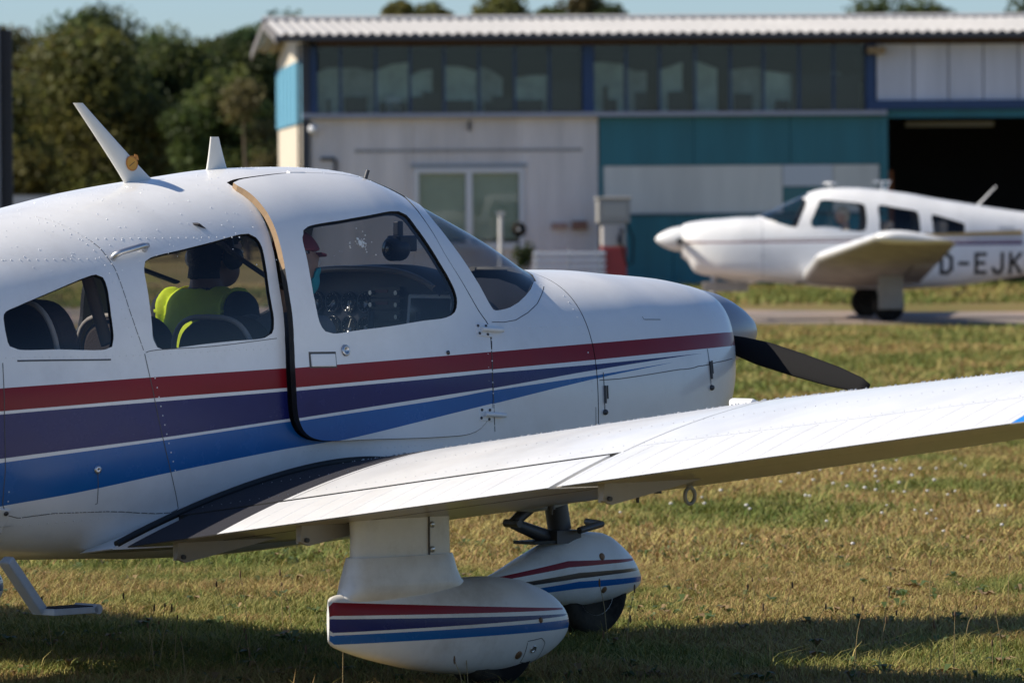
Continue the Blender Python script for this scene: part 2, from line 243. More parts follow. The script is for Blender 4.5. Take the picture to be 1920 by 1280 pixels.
TRACE = {
 'quarter_window': [(-2.782, 0.6052),(-2.771, 0.6233),(-2.752, 0.6342),(-2.725, 0.6449),(-2.709, 0.6517),(-2.691, 0.6596),(-2.67, 0.6681),(-2.647, 0.6771),(-2.624, 0.6863),(-2.601, 0.6954),(-2.578, 0.7042),(-2.556, 0.7125),(-2.534, 0.7212),(-2.511, 0.7302),(-2.488, 0.7393),(-2.465, 0.7479),(-2.444, 0.7559),(-2.424, 0.7627),(-2.407, 0.768),(-2.38, 0.7762),(-2.359, 0.7774),(-2.334, 0.7555),(-2.33, 0.7275),(-2.33, 0.6918),(-2.331, 0.6644),(-2.334, 0.6341),(-2.336, 0.6018),(-2.338, 0.5685),(-2.34, 0.5404),(-2.34, 0.5095),(-2.341, 0.4777),(-2.341, 0.4468),(-2.342, 0.4189),(-2.344, 0.3958),(-2.354, 0.3485),(-2.383, 0.335),(-2.398, 0.3338),(-2.416, 0.3342),(-2.438, 0.3359),(-2.461, 0.3387),(-2.486, 0.3423),(-2.512, 0.3462),(-2.537, 0.3503),(-2.561, 0.354),(-2.583, 0.3571),(-2.605, 0.3595),(-2.629, 0.3616),(-2.652, 0.3635),(-2.675, 0.3655),(-2.697, 0.3679),(-2.717, 0.3708),(-2.735, 0.3746),(-2.749, 0.3794),(-2.782, 0.4047),(-2.788, 0.4337),(-2.789, 0.4706),(-2.79, 0.504),(-2.789, 0.5431),(-2.787, 0.5795)],
 'rear_window': [(-2.149, 0.7794),(-2.134, 0.8172),(-2.106, 0.8346),(-2.088, 0.8399),(-2.065, 0.8446),(-2.039, 0.849),(-2.011, 0.8533),(-1.982, 0.8577),(-1.956, 0.8623),(-1.93, 0.8672),(-1.905, 0.8721),(-1.879, 0.8771),(-1.853, 0.8821),(-1.827, 0.8871),(-1.802, 0.8923),(-1.773, 0.8988),(-1.742, 0.9061),(-1.712, 0.9132),(-1.685, 0.919),(-1.663, 0.9227),(-1.628, 0.923),(-1.601, 0.9005),(-1.593, 0.8772),(-1.59, 0.8482),(-1.591, 0.8211),(-1.594, 0.791),(-1.597, 0.7586),(-1.599, 0.733),(-1.601, 0.7057),(-1.604, 0.6771),(-1.605, 0.6477),(-1.607, 0.6177),(-1.607, 0.5883),(-1.606, 0.5563),(-1.605, 0.5235),(-1.603, 0.4915),(-1.603, 0.4621),(-1.605, 0.437),(-1.609, 0.4037),(-1.619, 0.3786),(-1.654, 0.3546),(-1.672, 0.3499),(-1.695, 0.3469),(-1.72, 0.3453),(-1.747, 0.3444),(-1.774, 0.3435),(-1.798, 0.3422),(-1.823, 0.3403),(-1.847, 0.3386),(-1.871, 0.3369),(-1.894, 0.3351),(-1.918, 0.3332),(-1.941, 0.331),(-1.965, 0.3287),(-1.989, 0.3264),(-2.012, 0.3239),(-2.034, 0.3215),(-2.059, 0.3176),(-2.085, 0.3129),(-2.108, 0.3098),(-2.127, 0.3106),(-2.155, 0.3274),(-2.169, 0.3732),(-2.171, 0.3979),(-2.17, 0.4265),(-2.169, 0.4572),(-2.168, 0.4886),(-2.167, 0.515),(-2.167, 0.5429),(-2.165, 0.5715),(-2.164, 0.6),(-2.162, 0.6279),(-2.161, 0.6542),(-2.159, 0.6884),(-2.157, 0.7224),(-2.154, 0.7536)],
 'door_window': [(-1.416, 0.8905),(-1.398, 0.9267),(-1.368, 0.9461),(-1.351, 0.9515),(-1.33, 0.9567),(-1.305, 0.9617),(-1.278, 0.9666),(-1.25, 0.9714),(-1.221, 0.9762),(-1.194, 0.981),(-1.169, 0.9859),(-1.137, 0.9927),(-1.106, 0.9994),(-1.075, 1.0062),(-1.045, 1.0133),(-1.015, 1.0208),(-0.982, 1.0298),(-0.949, 1.0398),(-0.916, 1.0512),(-0.887, 1.0612),(-0.835, 1.0746),(-0.797, 1.0651),(-0.788, 1.0477),(-0.782, 1.0238),(-0.776, 0.999),(-0.768, 0.9777),(-0.76, 0.9553),(-0.752, 0.9325),(-0.744, 0.9098),(-0.736, 0.8874),(-0.728, 0.8647),(-0.721, 0.8421),(-0.713, 0.8204),(-0.704, 0.7963),(-0.694, 0.773),(-0.686, 0.7493),(-0.678, 0.7257),(-0.671, 0.7016),(-0.667, 0.6776),(-0.665, 0.649),(-0.669, 0.62),(-0.678, 0.5888),(-0.693, 0.5596),(-0.717, 0.5369),(-0.748, 0.5186),(-0.776, 0.5069),(-0.808, 0.4976),(-0.842, 0.4892),(-0.877, 0.4802),(-0.903, 0.4728),(-0.929, 0.4651),(-0.956, 0.4573),(-0.983, 0.4498),(-1.01, 0.4424),(-1.037, 0.4355),(-1.063, 0.4291),(-1.088, 0.4235),(-1.112, 0.4184),(-1.137, 0.4135),(-1.161, 0.4089),(-1.185, 0.4044),(-1.208, 0.4002),(-1.231, 0.396),(-1.258, 0.3903),(-1.286, 0.3839),(-1.313, 0.3782),(-1.337, 0.3744),(-1.357, 0.3737),(-1.395, 0.3861),(-1.41, 0.4077),(-1.42, 0.4358),(-1.426, 0.4723),(-1.429, 0.5113),(-1.431, 0.5371),(-1.432, 0.5631),(-1.434, 0.5902),(-1.434, 0.6163),(-1.434, 0.6436),(-1.433, 0.6711),(-1.433, 0.6976),(-1.431, 0.7293),(-1.429, 0.7602),(-1.427, 0.7913),(-1.425, 0.817),(-1.424, 0.8437),(-1.421, 0.869)],
 'door_open': [(-1.547, 1.2812),(-1.549, 1.2481),(-1.541, 1.2108),(-1.536, 1.1775),(-1.532, 1.1424),(-1.531, 1.1172),(-1.53, 1.0904),(-1.529, 1.0634),(-1.528, 1.0376),(-1.529, 1.0071),(-1.53, 0.9769),(-1.532, 0.9453),(-1.534, 0.9218),(-1.536, 0.8976),(-1.539, 0.8725),(-1.541, 0.8468),(-1.543, 0.8204),(-1.546, 0.7935),(-1.548, 0.7653),(-1.551, 0.7363),(-1.553, 0.7067),(-1.555, 0.6769),(-1.556, 0.6474),(-1.557, 0.618),(-1.557, 0.5883),(-1.557, 0.5583),(-1.556, 0.5279),(-1.556, 0.4971),(-1.556, 0.466),(-1.557, 0.4346),(-1.557, 0.4029),(-1.558, 0.3708),(-1.56, 0.3381),(-1.56, 0.3047),(-1.561, 0.2704),(-1.562, 0.239),(-1.564, 0.2068),(-1.565, 0.1742),(-1.566, 0.1415),(-1.566, 0.1089),(-1.566, 0.0768),(-1.565, 0.0452),(-1.564, 0.0106),(-1.563, -0.0248),(-1.562, -0.0597),(-1.56, -0.0931),(-1.557, -0.1237),(-1.554, -0.1505),(-1.544, -0.193),(-1.531, -0.2268),(-1.515, -0.251),(-1.495, -0.2699),(-1.471, -0.2844),(-1.438, -0.2939),(-1.422, -0.2964),(-1.403, -0.2979),(-1.381, -0.2985),(-1.358, -0.2983),(-1.333, -0.2975),(-1.307, -0.296),(-1.28, -0.2942),(-1.253, -0.2921),(-1.226, -0.2899),(-1.199, -0.2878),(-1.173, -0.2859),(-1.15, -0.2843),(-1.126, -0.2826),(-1.102, -0.2808),(-1.077, -0.2788),(-1.052, -0.2767),(-1.026, -0.2744),(-1.001, -0.272),(-0.976, -0.2694),(-0.951, -0.2667),(-0.926, -0.2638),(-0.902, -0.2609),(-0.879, -0.2578),(-0.858, -0.2546),(-0.837, -0.2513),(-0.809, -0.2467),(-0.782, -0.2425),(-0.756, -0.2382),(-0.732, -0.2335),(-0.709, -0.2282),(-0.688, -0.222),(-0.669, -0.2146),(-0.636, -0.1957),(-0.61, -0.1713),(-0.587, -0.137),(-0.57, -0.0989),(-0.56, -0.0695),(-0.553, -0.0351),(-0.551, -0.0102),(-0.55, 0.0193),(-0.55, 0.052),(-0.55, 0.0865),(-0.55, 0.1216),(-0.55, 0.1559),(-0.549, 0.1883),(-0.548, 0.2236),(-0.546, 0.2595),(-0.543, 0.2953),(-0.54, 0.3302),(-0.537, 0.3633),(-0.533, 0.3939),(-0.528, 0.4327),(-0.523, 0.468),(-0.522, 0.5015),(-0.527, 0.5309),(-0.536, 0.5575),(-0.547, 0.5869),(-0.554, 0.6083),(-0.562, 0.6312),(-0.57, 0.6549),(-0.579, 0.679),(-0.588, 0.7027),(-0.597, 0.7256),(-0.605, 0.747),(-0.614, 0.7691),(-0.623, 0.7903),(-0.632, 0.8111),(-0.641, 0.8319),(-0.649, 0.8528),(-0.656, 0.8744),(-0.663, 0.8977),(-0.668, 0.9221),(-0.672, 0.9473),(-0.675, 0.9728),(-0.678, 0.9982),(-0.681, 1.0232),(-0.684, 1.0511),(-0.686, 1.0799),(-0.687, 1.1095),(-0.686, 1.1397),(-0.685, 1.1702),(-0.681, 1.2037),(-0.674, 1.2418),(-0.642, 1.3126),(-0.658, 1.3181),(-0.674, 1.3273),(-0.69, 1.337),(-0.706, 1.3484),(-0.719, 1.3627),(-0.745, 1.3613),(-0.769, 1.3666),(-0.787, 1.3753),(-0.815, 1.3732),(-0.859, 1.3522),(-0.893, 1.3454),(-0.924, 1.3415),(-0.951, 1.3408),(-0.977, 1.3424),(-1.004, 1.3428),(-1.03, 1.3421),(-1.057, 1.3412),(-1.083, 1.341),(-1.109, 1.3421),(-1.135, 1.3435),(-1.162, 1.3444),(-1.189, 1.3442),(-1.218, 1.3424),(-1.245, 1.3393),(-1.273, 1.3348),(-1.303, 1.3294),(-1.332, 1.3235),(-1.36, 1.3183),(-1.386, 1.3144),(-1.419, 1.311),(-1.45, 1.3084),(-1.479, 1.3053),(-1.505, 1.3001)],
 'windshield': [(-0.633, 1.3089),(-0.601, 1.3052),(-0.583, 1.3055),(-0.566, 1.3021),(-0.596, 1.2325),(-0.615, 1.1767),(-0.618, 1.1465),(-0.618, 1.1197),(-0.616, 1.0948),(-0.611, 1.0712),(-0.606, 1.0485),(-0.601, 1.0265),(-0.595, 1.0042),(-0.588, 0.9821),(-0.581, 0.9599),(-0.574, 0.9377),(-0.566, 0.9153),(-0.559, 0.8929),(-0.552, 0.8707),(-0.545, 0.8482),(-0.538, 0.8256),(-0.53, 0.8029),(-0.523, 0.7801),(-0.515, 0.7573),(-0.508, 0.7325),(-0.5, 0.7047),(-0.492, 0.6766),(-0.484, 0.6506),(-0.477, 0.6294),(-0.471, 0.6163),(-0.461, 0.6116),(-0.438, 0.6196),(-0.403, 0.6377),(-0.371, 0.659),(-0.313, 0.7129),(-0.253, 0.7832),(-0.191, 0.8644),(-0.123, 0.9697)],
 'windshield_strip': [(-0.508, 0.5249),(-0.437, 0.5372),(-0.37, 0.5699),(-0.285, 0.6501),(-0.209, 0.7397),(-0.128, 0.8655),(-0.075, 0.954)],
 'red_top': [(-3.378, 0.1126),(-3.325, 0.1145),(-3.27, 0.1165),(-3.214, 0.1186),(-3.158, 0.1208),(-3.102, 0.1229),(-3.046, 0.125),(-2.992, 0.127),(-2.939, 0.1288),(-2.888, 0.1305),(-2.839, 0.132),(-2.782, 0.1335),(-2.728, 0.1345),(-2.676, 0.135),(-2.625, 0.1355),(-2.573, 0.136),(-2.519, 0.1368),(-2.455, 0.1381),(-2.392, 0.1396),(-2.328, 0.1411),(-2.261, 0.1427),(-2.187, 0.1443),(-2.134, 0.1454),(-2.079, 0.1465),(-2.02, 0.1478),(-1.96, 0.1491),(-1.897, 0.1507),(-1.834, 0.1525),(-1.768, 0.1546),(-1.702, 0.1571),(-1.635, 0.1601),(-1.568, 0.1635),(-1.506, 0.1671),(-1.442, 0.1716),(-1.376, 0.1774),(-1.31, 0.1845),(-1.242, 0.193),(-1.174, 0.2026),(-1.105, 0.2132),(-1.037, 0.2249),(-0.968, 0.2373),(-0.899, 0.2506),(-0.83, 0.2644),(-0.763, 0.2782),(-0.696, 0.2922),(-0.63, 0.3063),(-0.563, 0.3207),(-0.496, 0.3356),(-0.428, 0.3554),(-0.36, 0.3813),(-0.291, 0.4105),(-0.221, 0.4398),(-0.151, 0.4662),(-0.081, 0.4869),(-0.011, 0.4991),(0.063, 0.5052),(0.144, 0.5128),(0.229, 0.5218),(0.318, 0.5326),(0.413, 0.5478),(0.509, 0.5664),(0.606, 0.5711),(0.7, 0.5551),(0.79, 0.5265),(0.879, 0.4962),(0.983, 0.4545),(1.218, 0.5086)],
 'red_bot': [(-3.38, -0.074),(-3.327, -0.0681),(-3.272, -0.0623),(-3.217, -0.0566),(-3.16, -0.0511),(-3.105, -0.0458),(-3.049, -0.0406),(-2.995, -0.0357),(-2.942, -0.031),(-2.891, -0.0268),(-2.842, -0.0229),(-2.786, -0.0188),(-2.732, -0.0154),(-2.68, -0.0125),(-2.629, -0.01),(-2.577, -0.0075),(-2.524, -0.005),(-2.459, -0.0018),(-2.396, 0.0015),(-2.332, 0.0049),(-2.265, 0.0082),(-2.191, 0.0115),(-2.138, 0.0136),(-2.083, 0.0157),(-2.024, 0.0178),(-1.964, 0.0199),(-1.902, 0.0223),(-1.838, 0.0249),(-1.773, 0.0277),(-1.706, 0.031),(-1.64, 0.0346),(-1.573, 0.0388),(-1.51, 0.0431),(-1.446, 0.0483),(-1.381, 0.0549),(-1.315, 0.0629),(-1.247, 0.0722),(-1.18, 0.0827),(-1.111, 0.0942),(-1.043, 0.1068),(-0.974, 0.1201),(-0.906, 0.1342),(-0.838, 0.1486),(-0.772, 0.1632),(-0.705, 0.1782),(-0.638, 0.1934),(-0.571, 0.2087),(-0.504, 0.2243),(-0.437, 0.2438),(-0.369, 0.2699),(-0.3, 0.2997),(-0.231, 0.3302),(-0.161, 0.3584),(-0.091, 0.3812),(-0.021, 0.3958),(0.052, 0.4029),(0.131, 0.4111),(0.215, 0.4206),(0.302, 0.4313),(0.393, 0.4448),(0.485, 0.4611),(0.578, 0.4696),(0.671, 0.455),(0.758, 0.4241),(0.841, 0.386),(0.924, 0.3459),(1.199, 0.2279)],
 'navy_top': [(-3.38, -0.1078),(-3.328, -0.1004),(-3.275, -0.0933),(-3.223, -0.0865),(-3.17, -0.0799),(-3.116, -0.0734),(-3.063, -0.0671),(-3.009, -0.061),(-2.954, -0.0552),(-2.899, -0.0497),(-2.843, -0.0446),(-2.792, -0.0402),(-2.74, -0.0363),(-2.687, -0.0327),(-2.633, -0.0295),(-2.578, -0.0267),(-2.521, -0.0242),(-2.464, -0.0219),(-2.407, -0.0198),(-2.35, -0.0177),(-2.292, -0.0156),(-2.236, -0.0135),(-2.179, -0.0113),(-2.118, -0.0089),(-2.057, -0.0064),(-1.997, -0.004),(-1.937, -0.0015),(-1.878, 0.0011),(-1.817, 0.0039),(-1.756, 0.007),(-1.694, 0.0103),(-1.631, 0.014),(-1.565, 0.0182),(-1.502, 0.0225),(-1.435, 0.028),(-1.365, 0.0351),(-1.293, 0.0439),(-1.221, 0.054),(-1.148, 0.0654),(-1.077, 0.0776),(-1.007, 0.0904),(-0.941, 0.1034),(-0.879, 0.1162),(-0.823, 0.1283),(-0.773, 0.1393),(-0.693, 0.1578),(-0.628, 0.1734),(-0.552, 0.1913),(-0.489, 0.2059),(-0.418, 0.2275),(-0.341, 0.2575),(-0.261, 0.2921),(-0.177, 0.3261),(-0.094, 0.3535),(-0.013, 0.3694),(0.061, 0.376),(0.137, 0.3837),(0.215, 0.3925),(0.295, 0.4022),(0.379, 0.4142),(0.467, 0.4289),(0.559, 0.4404),(0.659, 0.4268)],
 'navy_bot': [(-3.372, -0.4808),(-3.321, -0.4631),(-3.27, -0.4463),(-3.218, -0.4305),(-3.166, -0.4154),(-3.114, -0.4006),(-3.061, -0.3862),(-3.008, -0.3723),(-2.954, -0.3588),(-2.899, -0.3457),(-2.842, -0.3331),(-2.791, -0.3223),(-2.737, -0.312),(-2.683, -0.3023),(-2.627, -0.2933),(-2.57, -0.285),(-2.511, -0.2774),(-2.452, -0.2704),(-2.392, -0.2636),(-2.333, -0.2569),(-2.274, -0.2502),(-2.216, -0.2435),(-2.159, -0.2367),(-2.098, -0.2294),(-2.039, -0.2221),(-1.98, -0.2147),(-1.922, -0.2071),(-1.864, -0.1994),(-1.806, -0.1915),(-1.747, -0.1833),(-1.687, -0.1748),(-1.625, -0.166),(-1.561, -0.1568),(-1.499, -0.1475),(-1.432, -0.1367),(-1.363, -0.1242),(-1.292, -0.1099),(-1.22, -0.0941),(-1.148, -0.0771),(-1.077, -0.0592),(-1.008, -0.041),(-0.942, -0.0229),(-0.881, -0.0054),(-0.824, 0.011),(-0.775, 0.0258),(-0.693, 0.0501),(-0.627, 0.0701),(-0.549, 0.0945),(-0.486, 0.1159),(-0.414, 0.1468),(-0.336, 0.1874),(-0.254, 0.2325),(-0.172, 0.2758),(-0.092, 0.3107),(-0.016, 0.3327),(0.071, 0.3475),(0.159, 0.3626),(0.246, 0.3777),(0.329, 0.3929),(0.409, 0.409),(0.533, 0.4345),(0.659, 0.4268)],
 'blue_top': [(-3.37, -0.5118),(-3.319, -0.4932),(-3.268, -0.4758),(-3.217, -0.4594),(-3.165, -0.4437),(-3.113, -0.4284),(-3.061, -0.4135),(-3.008, -0.399),(-2.954, -0.3849),(-2.898, -0.3713),(-2.842, -0.3581),(-2.79, -0.3465),(-2.735, -0.3354),(-2.68, -0.3248),(-2.623, -0.3149),(-2.565, -0.3057),(-2.505, -0.2973),(-2.445, -0.2896),(-2.384, -0.282),(-2.324, -0.2746),(-2.264, -0.2672),(-2.205, -0.26),(-2.147, -0.2528),(-2.08, -0.2445),(-2.015, -0.2362),(-1.951, -0.2278),(-1.887, -0.2194),(-1.823, -0.2107),(-1.759, -0.2019),(-1.694, -0.1928),(-1.626, -0.1834),(-1.556, -0.1735),(-1.494, -0.1646),(-1.428, -0.1545),(-1.36, -0.1428),(-1.289, -0.1294),(-1.217, -0.1147),(-1.146, -0.0987),(-1.075, -0.0819),(-1.007, -0.0646),(-0.942, -0.0471),(-0.88, -0.0299),(-0.824, -0.0135),(-0.775, 0.0017),(-0.693, 0.0289),(-0.627, 0.0526),(-0.55, 0.0791),(-0.494, 0.0969),(-0.432, 0.1205),(-0.364, 0.1516),(-0.293, 0.1875),(-0.221, 0.2244),(-0.148, 0.258),(-0.077, 0.2845),(-0.01, 0.3013),(0.065, 0.3134),(0.14, 0.3261),(0.214, 0.3393),(0.289, 0.3532),(0.367, 0.3687),(0.449, 0.3865)],
 'blue_bot': [(-3.284, -0.9362),(-3.249, -0.8874),(-3.211, -0.8455),(-3.17, -0.8086),(-3.128, -0.7749),(-3.085, -0.7442),(-3.041, -0.7165),(-2.997, -0.6916),(-2.953, -0.6693),(-2.909, -0.6493),(-2.866, -0.6314),(-2.824, -0.6155),(-2.77, -0.5967),(-2.72, -0.5808),(-2.67, -0.5667),(-2.621, -0.5536),(-2.57, -0.5409),(-2.515, -0.5282),(-2.459, -0.5157),(-2.401, -0.5026),(-2.343, -0.4887),(-2.283, -0.4745),(-2.222, -0.4604),(-2.16, -0.4465),(-2.096, -0.4334),(-2.039, -0.4224),(-1.98, -0.4111),(-1.918, -0.3995),(-1.856, -0.3878),(-1.794, -0.3762),(-1.732, -0.3649),(-1.673, -0.3542),(-1.618, -0.3442),(-1.566, -0.3352),(-1.501, -0.3247),(-1.444, -0.3162),(-1.388, -0.3064),(-1.322, -0.2921),(-1.263, -0.2764),(-1.196, -0.2565),(-1.124, -0.2331),(-1.049, -0.2071),(-0.974, -0.1795),(-0.901, -0.1518),(-0.834, -0.1252),(-0.776, -0.1015),(-0.697, -0.0691),(-0.629, -0.0406),(-0.55, -0.0072),(-0.495, 0.0168),(-0.433, 0.0479),(-0.366, 0.0875),(-0.295, 0.1326),(-0.223, 0.1788),(-0.15, 0.2214),(-0.079, 0.2559),(-0.012, 0.2792),(0.063, 0.2966),(0.138, 0.3134),(0.213, 0.33),(0.288, 0.3468),(0.367, 0.3652),(0.449, 0.3865)],
 'baggage': [(-2.817, 0.3127),(-2.82, 0.2166),(-2.824, 0.1189),(-2.825, 0.0154),(-2.825, -0.067),(-2.824, -0.154),(-2.823, -0.2407),(-2.822, -0.3231),(-2.82, -0.3979),(-2.821, -0.5008),(-2.817, -0.5978),(-2.793, -0.665),(-2.74, -0.6797),(-2.673, -0.6607),(-2.602, -0.6441),(-2.548, -0.6411),(-2.492, -0.6396),(-2.433, -0.6389),(-2.372, -0.6382),(-2.304, -0.6421),(-2.226, -0.6501),(-2.15, -0.6553),(-2.089, -0.6519),(-2.056, -0.6337),(-2.09, -0.508),(-2.11, -0.4236),(-2.129, -0.3302),(-2.143, -0.2557),(-2.156, -0.1761),(-2.168, -0.0962),(-2.183, 0.0129),(-2.196, 0.118),(-2.205, 0.2091),(-2.214, 0.2966)],
 'baggage_top': [(-2.817, 0.3127),(-2.764, 0.3074),(-2.71, 0.3023),(-2.654, 0.2967),(-2.6, 0.2913),(-2.544, 0.2855),(-2.486, 0.2799),(-2.429, 0.2751),(-2.358, 0.2699),(-2.287, 0.2652),(-2.216, 0.2607)],
 'frame_seam': [(-2.415, 1.3122),(-2.38, 1.197),(-2.361, 1.1308),(-2.341, 1.0647),(-2.316, 0.9962),(-2.294, 0.9279),(-2.272, 0.799),(-2.266, 0.6672),(-2.258, 0.5591),(-2.24, 0.4332),(-2.214, 0.2966)],
 'under_win': [(-2.214, 0.2966),(-2.192, 0.3078),(-2.155, 0.3119),(-2.1, 0.313),(-2.034, 0.313),(-1.964, 0.3135),(-1.899, 0.316),(-1.839, 0.3209),(-1.779, 0.3271),(-1.718, 0.3342),(-1.657, 0.3418),(-1.595, 0.3493)],
 'door_post': [(-0.525, 0.4367),(-0.541, 0.3265),(-0.547, 0.2223),(-0.549, 0.1382),(-0.547, 0.0518),(-0.545, -0.0273),(-0.543, -0.1112),(-0.54, -0.1936)],
 'cowl_split': [(-0.018, 0.269),(0.119, 0.2762),(0.195, 0.2865),(0.28, 0.3006),(0.367, 0.3167),(0.487, 0.3413),(0.614, 0.3496),(0.747, 0.3146),(0.911, 0.2346)],
 'cowl_lip': [(0.331, 0.6936),(0.332, 0.663),(0.444, 0.6768)],
 'latch_seam': [(-2.434, -0.4164),(-2.428, -0.479),(-2.421, -0.5964),(-2.435, -0.5959)],
 'belly': [(-2.737, -0.7291),(-2.676, -0.7157),(-2.614, -0.7044),(-2.547, -0.6941),(-2.495, -0.6874),(-2.439, -0.6807),(-2.382, -0.6738),(-2.326, -0.6671),(-2.274, -0.6608),(-2.21, -0.6528),(-2.15, -0.6452),(-2.089, -0.6382)],
}
SPOT = {'handle_a': (-2.262, 0.8588), 'handle_b': (-2.118, 0.8869), 'door_handle': (-1.406, 0.2129), 'door_lock': (-1.288, 0.2711), 'hinge_up': (-0.541, 0.4633), 'hinge_lo': (-0.567, -0.0780), 'baggage_lock': (-2.434, -0.4043), 'latch1': (0.036, 0.1928), 'latch2': (0.697, 0.2988), 'top_latch': (-1.194, 1.3177), 'probe': (-0.798, 1.3812), 'antenna': (-1.836, 1.4343), 'fin_antenna': (-1.398, 1.5624), 'splat': (-1.116, 0.8686), 'stud': (-0.772, 0.2961)}

def in_poly(P, poly):
    x, y = P[:, 0], P[:, 1]; q = np.asarray(poly); r = np.zeros(len(P), bool); j = len(q) - 1
    for i in range(len(q)):
        xi, yi = q[i]; xj, yj = q[j]
        if yi != yj:
            r ^= ((yi > y) != (yj > y)) & (x < (xj - xi)*(y - yi)/(yj - yi) + xi)
        j = i
    return r
ASP = .55
def panelled(x0, x1, nx, na, loops, lines=(), a0=-math.pi/2, a1=math.pi/2, keep=.008):
    """triangles over (station, section angle) whose edges follow every loop and line"""
    cons = []
    for l in loops: cons.append([(min(max(p[0], x0), x1), p[1]) for p in l] + [(min(max(l[0][0], x0), x1), l[0][1])])
    for l in lines: cons.append(list(l))
    cv = np.array([p for l in cons for p in l]) if cons else np.zeros((0, 2))
    xs = x0 + (x1 - x0)*np.linspace(0, 1, nx) if not isinstance(nx, np.ndarray) else nx
    G = np.array([(x, a) for x in xs for a in np.linspace(a0, a1, na)])
    inner = (G[:, 0] > x0 + 1e-6) & (G[:, 0] < x1 - 1e-6) & (G[:, 1] > a0 + 1e-6) & (G[:, 1] < a1 - 1e-6)
    if len(cv):
        ok = np.ones(len(G), bool)
        for i in range(0, len(G), 2000):
            d = (G[i:i+2000, None, 0] - cv[None, :, 0])**2 + ((G[i:i+2000, None, 1] - cv[None, :, 1])*ASP)**2
            ok[i:i+2000] = d.min(1) > keep**2
        G = G[ok | ~inner]
    V = [Vector((p[0], p[1]*ASP)) for p in G]; E = []
    for l in cons:
        k = len(V); V += [Vector((p[0], p[1]*ASP)) for p in l]; E += [(k+i, k+i+1) for i in range(len(l)-1)]
    o = delaunay_2d_cdt(V, E, [], 0, 1e-5)
    P = np.array([(v.x, v.y/ASP) for v in o[0]]); T = np.array([f for f in o[2] if len(f) == 3])
    ar = (P[T[:, 1], 0]-P[T[:, 0], 0])*(P[T[:, 2], 1]-P[T[:, 0], 1]) - (P[T[:, 1], 1]-P[T[:, 0], 1])*(P[T[:, 2], 0]-P[T[:, 0], 0])
    T = T[np.abs(ar) > 1e-9]; ar = ar[np.abs(ar) > 1e-9]
    T[ar < 0] = T[ar < 0][:, ::-1]
    return P, T
def normals_of(fn, x, a):
    e = 2e-3; a_ = np.clip(a, -math.pi/2 + e, math.pi/2 - e)
    n = np.cross(fn(x, a_ + e) - fn(x, a_ - e), fn(x + e, a_) - fn(x - e, a_))
    n /= np.linalg.norm(n, axis=1)[:, None] + 1e-12
    pole = np.abs(a) > math.pi/2 - 1e-4
    n[pole, 1] = 0; n /= np.linalg.norm(n, axis=1)[:, None] + 1e-12
    c = fn(x, a_) - np.stack([x, 0*x, fn(x, a_*0)[:, 2]], 1)
    s = np.sign((n*c).sum(1)); s[s == 0] = 1
    return n*s[:, None]
def to_local(P): return np.stack([P[:, 0], -P[:, 1], P[:, 2]], 1)      # (forward, right, up) -> object axes
def skin(name, fn, P, T, tm, mats, parent, th=.02, sides=(1,), inner=None, rim=None, off=0., r0=0., xform=None):
    """thick shell over chosen triangles: outer skin, inner skin and a rim round every opening"""
    used = np.unique(T); rm = -np.ones(len(P), int); rm[used] = np.arange(len(used)); Q = P[used]; t0 = rm[T]
    S = fn(Q[:, 0], Q[:, 1]); N = normals_of(fn, Q[:, 0], Q[:, 1])
    V = []; Fc = []; M = []; LN = []; base = 0
    nm = len(mats); mats = list(mats) + [inner or mats[0], rim or inner or mats[0]]
    for sd in sides:
        s3 = S*[1, sd, 1]; n3 = N*[1, sd, 1]; s3 = s3 + n3*off; t = t0 if sd > 0 else t0[:, ::-1]
        s3 = to_local(s3 + [0, r0, 0]); n3 = to_local(n3)
        # orient outward
        c = np.cross(s3[t[0, 1]] - s3[t[0, 0]], s3[t[0, 2]] - s3[t[0, 0]])
        if c @ n3[t[0, 0]] < 0: t = t[:, ::-1]
        if xform is not None: s3, n3 = xform(s3, n3)
        k = len(s3); V.append(s3); Fc += (t + base).tolist(); M += list(tm); LN += [n3[i] for f in t for i in f]
        if th:
            V.append(s3 - n3*th); Fc += (t[:, ::-1] + base + k).tolist(); M += [nm]*len(t); LN += [-n3[i] for f in t[:, ::-1] for i in f]
            ed = {}
            for f in t:
                for i in range(3):
                    a, b = int(f[i]), int(f[(i+1) % 3]); ed[(a, b)] = 1
            bd = [e for e in ed if (e[1], e[0]) not in ed and not (abs(abs(Q[e[0], 1]) - math.pi/2) < 1e-4 and abs(abs(Q[e[1], 1]) - math.pi/2) < 1e-4 and len(sides) > 1)]
            for a, b in bd:
                Fc.append((a + base, a + base + k, b + base + k, b + base)); M.append(nm + 1)
                fnr = np.cross(-n3[a], s3[b] - s3[a]); fnr = fnr/(np.linalg.norm(fnr) + 1e-12)
                LN += [fnr]*4
            base += 2*k
        else: base += k
    return mesh_obj(name, np.concatenate(V), Fc, mats, parent, True, M, LN)
def ribbon(mb, pts, fn, w=.0028, off=.0006, sd=1, m=0):
    """thin strip lying on a hull along (station, angle) points"""
    q = np.array(pts, float); S = fn(q[:, 0], q[:, 1]); N = normals_of(fn, q[:, 0], q[:, 1]); S = S + N*off
    d = np.gradient(S, axis=0); b = np.cross(d, N); b /= np.linalg.norm(b, axis=1)[:, None] + 1e-12
    A = to_local((S + b*w/2)*[1, sd, 1]); B = to_local((S - b*w/2)*[1, sd, 1]); n = len(q)
    Fc = [(i, i+1, n+i+1, n+i) if sd < 0 else (i, n+i, n+i+1, i+1) for i in range(n-1)]
    mb.add(list(A) + list(B), Fc, m, True)
